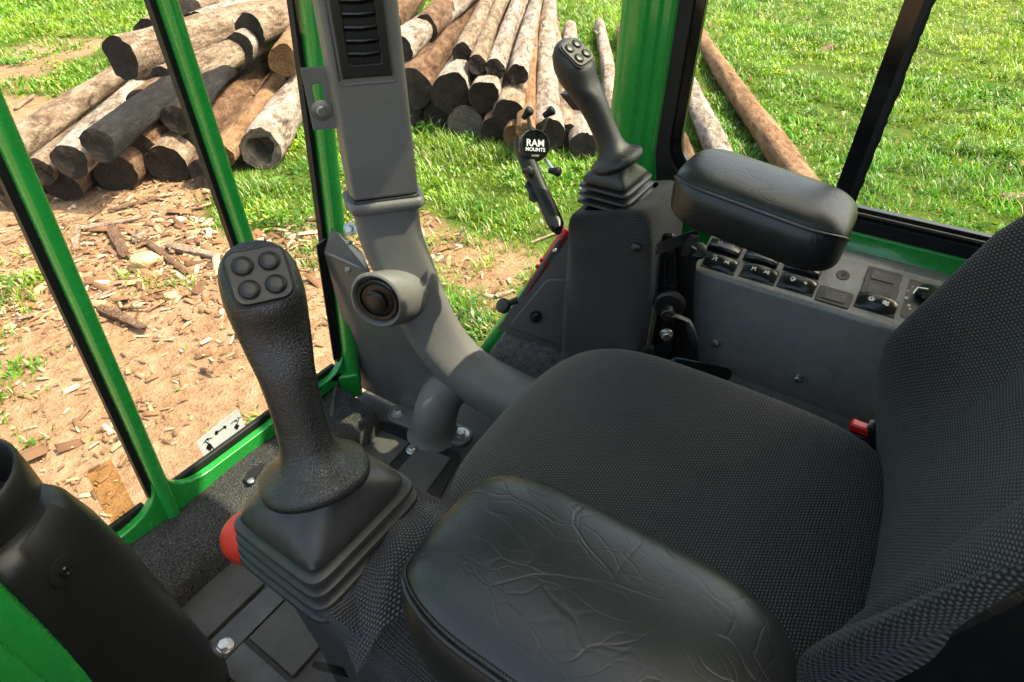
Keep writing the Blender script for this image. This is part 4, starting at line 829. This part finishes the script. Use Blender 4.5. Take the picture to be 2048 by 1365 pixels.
# hem of the near cover folded up between gaiter and armrest
hemr = []
hp = bez([at(890, 1025, Z=.60), at(850, 1075, Z=.61), at(790, 1150, Z=.60), at(720, 1225, Z=.575), at(690, 1290, Z=.54)], 24)
hv = []; huv = []; hf = []
for i, (c, t, u, v) in enumerate(frames(hp)):
    for k in range(9):
        s_ = (k - 4) / 4; hv.append(c + u * s_ * .030 + V3(0, 0, .012 * math.cos(s_ * 1.5) + .003 * math.sin(i * .9 + k))); huv.append((np.linalg.norm(c - hp[0]), s_ * .03))
for i in range(23):
    for k in range(8): a = i * 9 + k; hf.append((a, a + 1, a + 10, a + 9))
for ch in [o for o in COL.objects if o.name.startswith('lever_cover') and 'near' in o.get('label', '')]:
    mesh_ob('hem', hv, hf, 'mesh_fabric', ch, uv=huv, ang=80)
    part('strap', loft([[p + V3(0, 0, .003), p + V3(.004, .012, .0), p + V3(0, .012, -.004)] for p in bez([at(640, 1345, Z=.50), at(670, 1352, Z=.51), at(700, 1360, Z=.50)], 6)]), 'black_rubber', ch)

# ---------------------------------------------------------------- armrests
def armrest(label, x0, x1, y0, y1, zt, hgt, seam_side, slope=0.0, fr=.055, crown=.012):
    """leather pad from y0 (rear) to y1 (front) between x0 and x1, crown at zt"""
    a = thing('armrest', label, 'armrest', ((x0 + x1) / 2, (y0 + y1) / 2, zt - hgt), 'armrests'); n = 30; top, side = [], []
    hxw = (x1 - x0) / 2; L = y1 - y0
    def outline(t):      # t 0 rear .. 1 front -> half width factor and droop
        f = 1.0; e0 = fr / L
        if t > 1 - e0: q = (t - 1 + e0) / e0; f = math.sqrt(max(0, 1 - q * q)) ** .8
        if t < e0: q = (e0 - t) / e0; f = math.sqrt(max(0, 1 - q * q)) ** .8
        return f
    ts = [0.5 - 0.5 * math.cos(math.pi * i / n) for i in range(n + 1)]; rT = []; rS = []; seam = []
    m = 24
    for t in ts:
        f = max(outline(t), .04); c = V3((x0 + x1) / 2, y0 + L * t, zt - hgt / 2 + slope * (t - .5)); ring = []
        for k in range(m):
            an = 2 * math.pi * k / m; cs, sn = math.cos(an), math.sin(an); e = .46
            xx = math.copysign(abs(cs) ** e, cs) * hxw * (.35 + .65 * f); zz = math.copysign(abs(sn) ** (.7 if sn > 0 else .5), sn) * hgt / 2 * (.30 + .70 * f ** .7)
            if sn > 0: zz += crown * (1 - (xx / hxw) ** 2) * f
            ring.append(c + V3(xx, 0, zz))
        rT.append(ring)
    part('pad', loft(rT), 'leather', a, ang=80, sub=1)
    # piping and stitches follow the upper edge of the outer face
    ks = seam_side
    def at_ring(kk, out):
        k0 = int(kk) % m; k1 = (k0 + 1) % m; f = kk - int(kk); res = []
        for t, r_ in zip(ts, rT):
            p = r_[k0] * (1 - f) + r_[k1] * f; cc = np.mean(r_, 0); res.append(p + nrm(V3(p[0] - cc[0], 0, p[2] - cc[2])) * out)
        return res
    sp_ = bez(at_ring(ks, .0006), 120); part('piping', tube(sp_[2:-2], .0022, 8), 'leather', a)
    st_ = bez(at_ring(ks - .42 if ks < 7 else ks - .42, .0004), 170)
    vfs = [cyl(st_[i], st_[i] * .35 + st_[i + 1] * .65, .0007, .0007, 6) for i in range(4, 165)]
    part('stitching', join(*vfs), 'thread', a)
    return a
armrest('near black leather armrest with worn creases in the foreground', .106, .262, -.062, .186, .694, .090, 9.4, slope=.0, fr=.075)
armrest('far black leather armrest in front of the side window', .745, .900, .010, .245, .720, .076, 9.7, slope=.028)
st2 = thing('armrest_bracket', 'black steel armrest hinge with adjusting lever and shiny rod', 'bracket', (.88, .22, .25))
part('plate', poly([at(*p, X=.885) for p in ((1312, 470), (1345, 470), (1352, 560), (1345, 700), (1318, 735), (1296, 735), (1316, 620))], (-1, 0, 0), .008), 'black_gloss', st2, bev=.002, ang=20)
part('plate', poly([at(*p, X=.915) for p in ((1345, 470), (1392, 500), (1385, 660), (1400, 740), (1330, 740), (1340, 600))], (-1, 0, 0), .006), 'black_plastic', st2, bev=.002, ang=20)
part('slot_edge', tube([at(*p, X=.882) for p in ((1330, 520), (1331, 560), (1330, 600))], .002, 6), 'black_rubber', st2)
pd = at(1338, 612, X=.872); part('clamp_disc', lathe(pd, (-1, -.3, 0), [(.001, -.012), (.026, -.012), (.028, -.008), (.028, 0), (.024, .004), (.008, .004), (.0078, .016), (.011, .016), (.011, .03), (.009, .032), (.0045, .032), (.0045, .036), (.0001, .036)], 30), 'black_plastic', st2, ang=30)
lv = [pd + nrm((-1, -.3, 0)) * .024, at(1374, 640, X=.85), at(1385, 668, X=.845), at(1392, 693, X=.842)]
part('lever', loft([sring(p, (0, .9, .1), (1, 0, 0), a, b_, .6, 14) for p, a, b_ in zip(bez(lv, 7), (.010, .008, .0075, .008, .009, .010, .006), (.008, .006, .005, .005, .005, .005, .004))]), 'black_plastic', st2)
part('rod', cyl(at(1310, 610, X=.868), at(1297, 690, X=.862), .0045), 'steel', st2); part('rod_tip', lathe(at(1297, 692, X=.862), (0, 0, -1), [(.006, -.004), (.011, .0), (.012, .02), (.004, .028)], 18), 'black_rubber', st2)
screw(at(1333, 668, X=.872), (-1, -.4, 0), .010, st2, 'bolt', 1.2, 'zinc', .7)
part('webbing', loft([[p + V3(0, 0, .011), p + V3(.002, 0, .011), p + V3(.002, 0, -.011), p + V3(0, 0, -.011)] for p in (at(1312, 500, X=.842), at(1340, 490, X=.838), at(1372, 478, X=.845), at(1396, 472, X=.86))]), 'black_rubber', st2)
part('webbing', loft([[p + V3(0, .006, 0), p + V3(.002, .006, 0), p + V3(.002, -.006, 0), p + V3(0, -.006, 0)] for p in (at(1388, 472, X=.846), at(1376, 490, X=.842), at(1366, 512, X=.848))]), 'black_rubber', st2)
part('socket', lathe(at(1398, 505, X=.93), (-.6, 0, .8), [(.014, 0), (.014, .01), (.01, .012), (.0001, .012)], 20), 'black_plastic', st2)
part('foot_casting', loft([sring(at(*p, X=.90), (0, 1, 0), (.4, 0, .9), a, .012, .8, 16) for p, a in (((1300, 735), .01), ((1340, 725), .02), ((1390, 735), .024), ((1450, 748), .012))]), 'black_gloss', st2)

# ---------------------------------------------------------------- side console with switches
cs = thing('side_console', 'grey painted side console with black rocker switches below the side window', 'console', (1.0, -.1, .1))
E0 = at(1390, 540, X=.95); EX, EZ = .95, E0[2]; sl_ = R(22); su = V3(math.cos(sl_), 0, math.sin(sl_)); pn = V3(-math.sin(sl_), 0, math.cos(sl_)); TX = 1.079
prof = [(.958, .10), (.952, .285), (.950, .29), (.950, EZ - .006), (.9515, EZ - .002), (.9545, EZ + .001), (.958, EZ + .0032), (TX, EZ + .0032 + (TX - .958) * math.tan(sl_)), (TX, .10)]
def cring(y): return [V3(x, y, z) for x, z in prof]
part('housing', loft([cring(y) for y in (.232, .05, -.15, -.35, -.62)]), 'grey_paint', cs, ang=35, bev=.0012)
part('lower_skirt', loft([[V3(.957 - d_, y, z) for d_, z in ((0, .10), (.004, .10), (.006, .27), (.003, .288), (0, .29))] for y in (.24, 0, -.3, -.62)]), 'grey_paint', cs, ang=35)
part('corner_post', loft([sring(V3(.957, .222, z), (1, 0, 0), (0, 1, 0), .014, .016, .6, 16) for z in (.1, .33, .345)]), 'grey_paint', cs)
pp0 = V3(.958, 0, EZ + .0032)
sw = lambda x, y, i=0: atp(x, y, pp0 + pn * i, pn)
FWD = V3(0, 1, 0)
def icon_strokes(kind):
    c = [(.7 * math.cos(t), .7 * math.sin(t)) for t in np.linspace(0, 6.283, 13)]
    return {'arm': [[(-.9, -.8), (-.3, .1), (-.9, .8)], [(-.3, .1), (.3, .5)], [(.6, -.8), (.6, .6), (.2, .9)]], 'boom': [[(-.8, -.7), (.1, .0), (.8, .9)], [(.1, .0), (.9, -.7)], [(-.8, .1), (-.2, .3)], [(-.3, .5), (-.1, .3), (-.35, .1)], [(.9, -.7), (.9, .5)]],
            'o': [[(a * .6, b_ * .6) for a, b_ in c]], 'fan': [c, [(-.9, -.9), (-.9, .9)], [(-.9, .9), (-.3, 1.2)], [(-.7, 0), (.7, 0)], [(0, -.7), (0, .7)]], 'wiper': [[(-.8, .3), (-.3, 1.0), (.5, 1.0), (.9, .3), (.3, -.9), (-.3, -.9), (-.8, .3)], [(0, -.6), (.5, .7)]],
            'snow': [[(a * .7, b_ * .7) for a, b_ in c]] + [[(.55 * math.cos(t), .55 * math.sin(t)), (1.1 * math.cos(t), 1.1 * math.sin(t))] for t in np.linspace(0, 5.5, 8)], 'heat': [[(-.9 + k * 0, yy), (-.3, yy + .2), (.3, yy - .2), (.9, yy)] for k, yy in enumerate((-.7, -.25, .2, .65))] + [[(.95, -.9), (.95, .9)]],
            'dot': [[(a * .35, b_ * .35) for a, b_ in c]]}[kind]
def rocker(x, y, icons, dim, up, hy=.0285, hx=.0150):
    c = sw(x, y, .0); base = part('switch_frame', loft([[c + FWD * a * (hy + .0015) + su * b_ * (hx + .0015) + pn * h_ for a, b_ in ((-1, -1), (1, -1), (1, 1), (-1, 1))] for h_ in (-.002, .0015)]), 'black_rubber', cs, bev=.001)
    rings = []; top = []
    for k in range(9):
        s_ = -1 + k / 4; h_ = .0105 - .005 * s_ * s_ * (1 if abs(s_) < 1 else 1.1)
        tilt = .0035 * up
        rings.append([c + FWD * s_ * hy + su * b_ * hx * (1 - .08 * abs(s_) ** 3) + pn * hh for b_, hh in ((-1, -.001), (-1.0, h_ * .55 - tilt), (-.72, h_ - tilt), (0, h_ + .0012), (.72, h_ + tilt * .4), (1.0, h_ * .6 + tilt * .4), (1, -.001))])
    rk = part('rocker', loft(rings), 'switch_plastic', cs, ang=50, bev=.0008)
    for (kd, off) in icons:
        vfs = []
        for s_ in icon_strokes(kd):
            pts = []
            for a, b_ in s_:
                yy = -off - a * .0045; q = abs(yy / hy); pts.append(c + FWD * yy * 1 + su * b_ * .0045 + pn * (.0105 - .005 * q * q + .0017))
            vfs.append(ribbon(pts, .0011 if not dim else .0009, pn))
        part('icon', join(*vfs), 'print_dim' if dim else 'print_white', rk, smooth=False)
for x, y, ic, dm, upd in [(1450, 497, (('arm', -.010), ('boom', .011)), 1, -1), (1440, 529, (('arm', -.010), ('boom', .011)), 0, 1), (1524, 517, (('arm', -.010), ('boom', .011)), 1, -1), (1518, 549, (('arm', -.010), ('boom', .011)), 0, 1), (1606, 537, (('fan', -.009), ('o', .012)), 1, -1), (1594, 570, (('wiper', -.009), ('o', .012)), 0, 1), (1752, 610, (('snow', -.010), ('heat', .011)), 0, 1)]:
    rocker(x, y, ic, dm, upd)
for x, y in ((1668, 595), (1766, 557), (1758, 584)):
    c = sw(x, y)
    bl = part('switch_blank', loft([rrect(c + pn * h_, FWD, su, .0265 * s_, .0165 * s_, .12) for h_, s_ in ((-.002, 1.0), (.0015, 1.0), (.0025, .97))]), 'black_plastic', cs, ang=30)
    part('blank_centre', loft([rrect(c + pn * h_, FWD, su, .018 * s_, .0095 * s_, .1) for h_, s_ in ((.002, 1.0), (.0038, .97))]), 'switch_plastic', bl, ang=30)
part('plug', lathe(sw(1686, 551), pn, [(.0105, 0), (.0105, .001), (.009, .0012), (.0001, -.001)], 24), 'black_plastic', cs)
dp = part('dial_plate', poly([sw(*p, .001) for p in rounded([np.array(q) for q in ((1820, 558), (1900, 578), (1880, 660), (1800, 632))], 5, 4)], pn, .001), 'black_plastic', cs, ang=20)
part('dial', lathe(sw(1853, 590, .002), pn, [(.016, 0), (.0155, .008), (.013, .010), (.0001, .010)], 24), 'black_gloss', cs, ang=30)
vfs = []
for x, y, kd, k in ((1825, 574, 'dot', .8), (1816, 582, 'dot', .8), (1813, 596, 'o', 1), (1813, 596, 'dot', .6), (1818, 611, 'o', .8), (1820, 618, 'o', .6)):
    for s_ in icon_strokes(kd): vfs.append(ribbon([sw(x, y, .0018) + FWD * -a * .005 * k + su * b_ * .005 * k for a, b_ in s_], .0012, pn))
vfs.append(ribbon([sw(1827, 586, .0155), sw(1836, 575, .0155), sw(1856, 578, .0155)], .0022, pn)); part('dial_marks', join(*vfs), 'print_white', dp, smooth=False)
for x, y in ((1432, 687), (1597, 756)): screw(at(x, y, X=.9495), (-1, 0, 0), .0072, cs, 'screw', 1.1, 'zinc', .8)
part('round_cap', lathe(at(1641, 750, X=.9495), (-1, 0, 0), [(.021, 0), (.021, .0006), (.019, .001), (.0001, .001)], 36), 'grey_paint', cs)

# ---------------------------------------------------------------- seat
seat = thing('driver_seat', 'black woven driver seat with bolstered back filling the right foreground', 'seat', (.525, .05, .15))
def superpad(cx, cy, cz, hx, hy, hz, e1, e2, fn_, nu=72, nv=28, zlo=-80):
    V_, F_, uv = [], [], []
    for i in range(nv + 1):
        eta = R(90 + (zlo - 90) * i / nv); ce, se = math.cos(eta), math.sin(eta)
        for j in range(nu):
            w_ = 2 * math.pi * j / nu + math.pi / 4; cw, sw_ = math.cos(w_), math.sin(w_)
            k = max(ce, 0) ** e1; a = k * math.copysign(abs(cw) ** e2, cw); b_ = k * math.copysign(abs(sw_) ** e2, sw_); c = math.copysign(abs(se) ** e1, se)
            p = fn_(a, b_, c); V_.append(p); dl = max(0, .55 - c) * hz * .9; r_ = math.hypot(a, b_) + 1e-6
            uv.append((a * hx + a / r_ * dl, b_ * hy + b_ / r_ * dl))
    for i in range(nv):
        for j in range(nu): F_.append((i * nu + j, (i + 1) * nu + j, (i + 1) * nu + (j + 1) % nu, i * nu + (j + 1) % nu))
    return V_, F_, uv
def cush(a, b_, c):
    x = .528 + a * .218; y = .098 + b_ * .275; z = .355 + c * .095
    if c > 0:
        z += .022 * abs(a) ** 4 * (1 - .4 * max(0, b_)) - .012 * math.exp(-(a / .6) ** 2 - ((b_ + .3) / .5) ** 2)
        z -= .022 * max(0, b_) ** 3
    y -= .02 * a * a * max(0, b_); x += 0
    return V3(x, y, z)
v_, f_, uv_ = superpad(.528, .09, .355, .218, .265, .095, .42, .42, cush)
mesh_ob('cushion', v_, f_, 'seat_fabric', seat, uv=uv_, ang=80)
# backrest: front surface as a height field y(x, z) wrapped round the sides
BK = []
ang_b = R(14)
def back(a, b_, c):   # a across, b up, c toward the front (+)
    zz = .74 + b_ * .42; x = .532 + a * .248 * (1 - .06 * max(0, b_)); bol = abs(a) ** 3
    y = -.235 - (zz - .45) * math.tan(ang_b) * .55 + c * .075 + (.142 * bol * math.exp(-((zz - .62) / .24) ** 2) if c > 0 else 0) + (.03 * math.exp(-((zz - .52) / .12) ** 2) * (1 - bol) if c > 0 else 0)
    return V3(x, y, zz)
v_, f_, uv_ = superpad(0, 0, 0, .248, .42, .09, .40, .36, back)
mesh_ob('backrest', v_, f_, 'seat_fabric', seat, uv=uv_, ang=80)
# left bolster wrap: vinyl side panel with piping
sv = []
side_prof = [at(*p, X=x_) for p, x_ in (((2300, 1085), .285), ((2180, 1130), .285), ((2060, 1186), .285), ((1950, 1240), .287), ((1840, 1297), .29), ((1720, 1368), .29), ((1640, 1430), .29))]
P_ = bez(side_prof, 24)
part('side_piping', tube(P_, .0042, 10), 'leather', seat)
V_, F_ = [], []
for i, p in enumerate(P_):
    for k in range(8):
        s_ = k / 7; V_.append(p + V3(-.004 - .018 * math.sin(s_ * 2.2), -.16 * s_, -.02 * s_))
for i in range(23):
    for k in range(7): a = i * 8 + k; F_.append((a, a + 1, a + 9, a + 8))
part('vinyl_side', (V_, F_), 'vinyl', seat, ang=80)
# fabric roll between piping and backrest face
V_, F_, uv_ = [], [], []
for i, p in enumerate(P_):
    tgt = V3(.375, p[1] - .03, p[2] + .012)
    for k in range(13):
        s_ = k / 12; q = p * (1 - s_) + tgt * s_ + V3(0, .030 * math.sin(math.pi * min(1, s_ * 1.1)) ** .8, .008 * math.sin(math.pi * s_)); V_.append(q); uv_.append((s_ * .11, np.linalg.norm(p - P_[0])))
for i in range(23):
    for k in range(12): a = i * 13 + k; F_.append((a, a + 1, a + 14, a + 13))
mesh_ob('side_bolster', V_, F_, 'mesh_fabric', seat, uv=uv_, ang=80)
part('seat_base', box((.528, .06, .15), (.34, .36, .26)), 'black_plastic', seat, bev=.02)
bu = thing('belt_buckle', 'black seat belt buckle with red release between cushion and backrest', 'buckle', at(1735, 880, X=.74))
bq = lambda x, y, i=0: at(x, y, X=.752 + i)
part('housing', loft([sring(bq(*p), (0, 1, 0), (1, 0, 0), a, .010, .6, 16) for p, a in (((1758, 925), .008), ((1752, 890), .009), ((1749, 868), .010), ((1747, 850), .006))]), 'black_plastic', bu, bev=0)
part('housing', box(bq(1728, 874), (.012, .036, .006)), 'black_gloss', bu, bev=.002)
part('release_button', box(bq(1726, 858), (.016, .034, .014)), 'red_plastic', bu, bev=.003)
part('inner_tab', box(bq(1738, 884), (.010, .006, .018)), 'red_plastic', bu, bev=.001)

# ---------------------------------------------------------------- left pod, red ball
pod = thing('side_pod', 'tall black plastic post with open cup top at the lower left', 'pod', (.02, .66, 0))
pdp = [(.0, .108, .085), (.2, .098, .082), (.35, .090, .080), (.44, .080, .076), (.49, .070, .070), (.51, .058, .060)]
pcx, pcy = -.008, .668
pod_vf = loft([sring(V3(pcx + .0, pcy - .02 * (1 - z / .5), z), nrm((.8, .6, 0)), nrm((-.6, .8, 0)), a, b_, .75, 40) for z, a, b_ in pdp])
part('body', pod_vf, 'black_plastic', pod, ang=60)
cc = V3(pcx - .012, pcy + .03, 0)
part('cup_rim', loft([sring(cc + V3(0, 0, z) + V3(0, 0, 0), nrm((.8, .6, 0)), nrm((-.6, .8, 0)), a, a, 1, 40) for z, a in ((.44, .077), (.53, .079), (.556, .0785), (.560, .0755), (.556, .072), (.50, .066), (.44, .062))], True, True), 'black_plastic', pod, ang=60)
from mathutils.bvhtree import BVHTree
def hit(vf, x, y):
    t = BVHTree.FromPolygons([Vector(p) for p in vf[0]], vf[1]); p, n, _, _ = t.ray_cast(Vector(CAM), Vector(ray(x, y))); n = np.array(n); return np.array(p), (n if n @ ray(x, y) < 0 else -n)
wp, wn = hit(pod_vf, 127, 1143)
part('washer', lathe(wp, wn, [(.017, -.003), (.017, .001), (.0155, .0014), (.0001, .0014)], 32), 'black_plastic', pod)
part('screw', lathe(wp + wn * .001, wn, [(.006, 0), (.0058, .0025), (.004, .0035), (.0018, .0025), (.0001, .002)], 20), 'black_gloss', pod)
rb = thing('lever', 'black lever topped by a red ball knob behind the near joystick', 'lever', at(500, 1080, Z=.1))
rc = at(499, 1074, Z=.515); part('ball', lathe(rc, (0, 0, 1), [(max(.0001, .0275 * math.sin(R(a))), -.0275 * math.cos(R(a))) for a in range(0, 181, 10)], 36), 'red_ball', rb, ang=80)
part('shaft', cyl(rc - V3(0, 0, .02), rc + V3(.03, -.02, -.2), .006), 'black_plastic', rb)

# ---------------------------------------------------------------- phone holder
ph = thing('phone_holder', 'black phone holder with round disc and rubber tipped arms left of far joystick', 'phone holder', at(1115, 455, d=1.0))
a0, a1 = at(1042, 296, d=1.06), at(1113, 452, d=1.00); ad = nrm(a1 - a0); av = nrm(np.cross(ad, _fw))
part('arm', loft([sring(p, av, np.cross(ad, av), w_, .014, .8, 20) for p, w_ in ((a0 - ad * .012, .008), (a0, .0135), (a0 + ad * .05, .0155), ((a0 + a1) / 2, .0135), (a1 - ad * .03, .0145), (a1, .0135), (a1 + ad * .01, .006))]), 'black_plastic', ph, ang=60)
cdv = -_fw
part('arm_groove', tube([a0 + cdv * .0135 + av * .003 + ad * k for k in np.linspace(.01, .15, 12)], .0016, 6), 'black_rubber', ph)
ww = at(1064, 384, d=1.03); part('wing_knob', join(cyl(at(1090, 375, d=1.02), ww, .006, .007), loft([sring(ww + av * k, np.cross(ad, av), ad, .006 + .004 * abs(s_), .012 + .012 * s_ * s_, .7, 16) for k, s_ in ((-.006, 1), (-.002, .3), (.003, .3), (.007, 1))]) if False else loft([sring(ww + ad * k, av, cdv, a, .007, .8, 14) for k, a in ((-.021, .005), (-.015, .009), (-.005, .0065), (.004, .0075), (.013, .011), (.021, .006))])), 'black_plastic', ph, ang=60)
dc_ = at(1070, 291, d=1.035); dn = nrm(-_fw * .9 + V3(-.1, -.5, .1)); 
disc = part('disc', lathe(dc_, dn, [(.024, -.014), (.0275, -.012), (.0275, .0), (.0262, .0025), (.0245, .0028), (.024, .0015), (.0001, .0018)], 44), 'black_gloss', ph, ang=30)
tr_ = nrm(_r - dn * (_r @ dn)); tu_ = np.cross(dn, tr_)
def text(s_, size, off, parent, mt, bold=True):
    cu = bpy.data.curves.new('lettering', 'FONT'); cu.body = s_; cu.size = size; cu.align_x = 'CENTER'; cu.extrude = .0001; cu.offset = size * .022 if bold else 0; cu.resolution_u = 3
    tmp = bpy.data.objects.new('tmp', cu); COL.objects.link(tmp); dg = bpy.context.evaluated_depsgraph_get(); me = bpy.data.meshes.new_from_object(tmp.evaluated_get(dg)); bpy.data.objects.remove(tmp)
    base = dc_ + dn * .0021 + tu_ * off - OFF[parent.name]; up_ = tu_; rt = tr_
    for v in me.vertices: co = np.array(v.co); v.co = tuple(base + rt * co[0] + up_ * co[1] + dn * co[2])
    me.name = 'lettering'; me.materials.clear(); me.materials.append(M[mt]); o = bpy.data.objects.new('lettering', me); COL.objects.link(o); o.parent = parent; OFF[o.name] = OFF[parent.name]
text('RAM', .0165, -.002, disc, 'print_white'); text('MOUNTS', .0088, -.0105, disc, 'print_white'); text('X-GRIP', .0044, -.0195, disc, 'print_dim')
for px_, py_, rx, ry in ((1054, 228, 1063, 262), (1097, 226, 1086, 262), (1056, 344, 1063, 318), (1109, 343, 1090, 318)):
    tip = at(px_, py_, d=1.02); root = at(rx, ry, d=1.045); part('finger', loft([[q + av * .0034, q + cdv * .0015, q - av * .0034, q - cdv * .0015] for q in (root, (root + tip) / 2, tip)]), 'zinc', ph, smooth=False)
    td = nrm(nrm(tip - root) * .5 + nrm(-_fw * .2 + _r * (1 if px_ > 1080 else .55) * .9 + _up * .1) * .8)
    tp = part('rubber_tip', lathe(tip - td * .010, td, [(.0048, 0), (.0052, .005), (.0066, .010), (.0080, .015), (.0082, .019), (.0065, .021), (.0001, .0215)], 20), 'black_rubber', ph, ang=50)
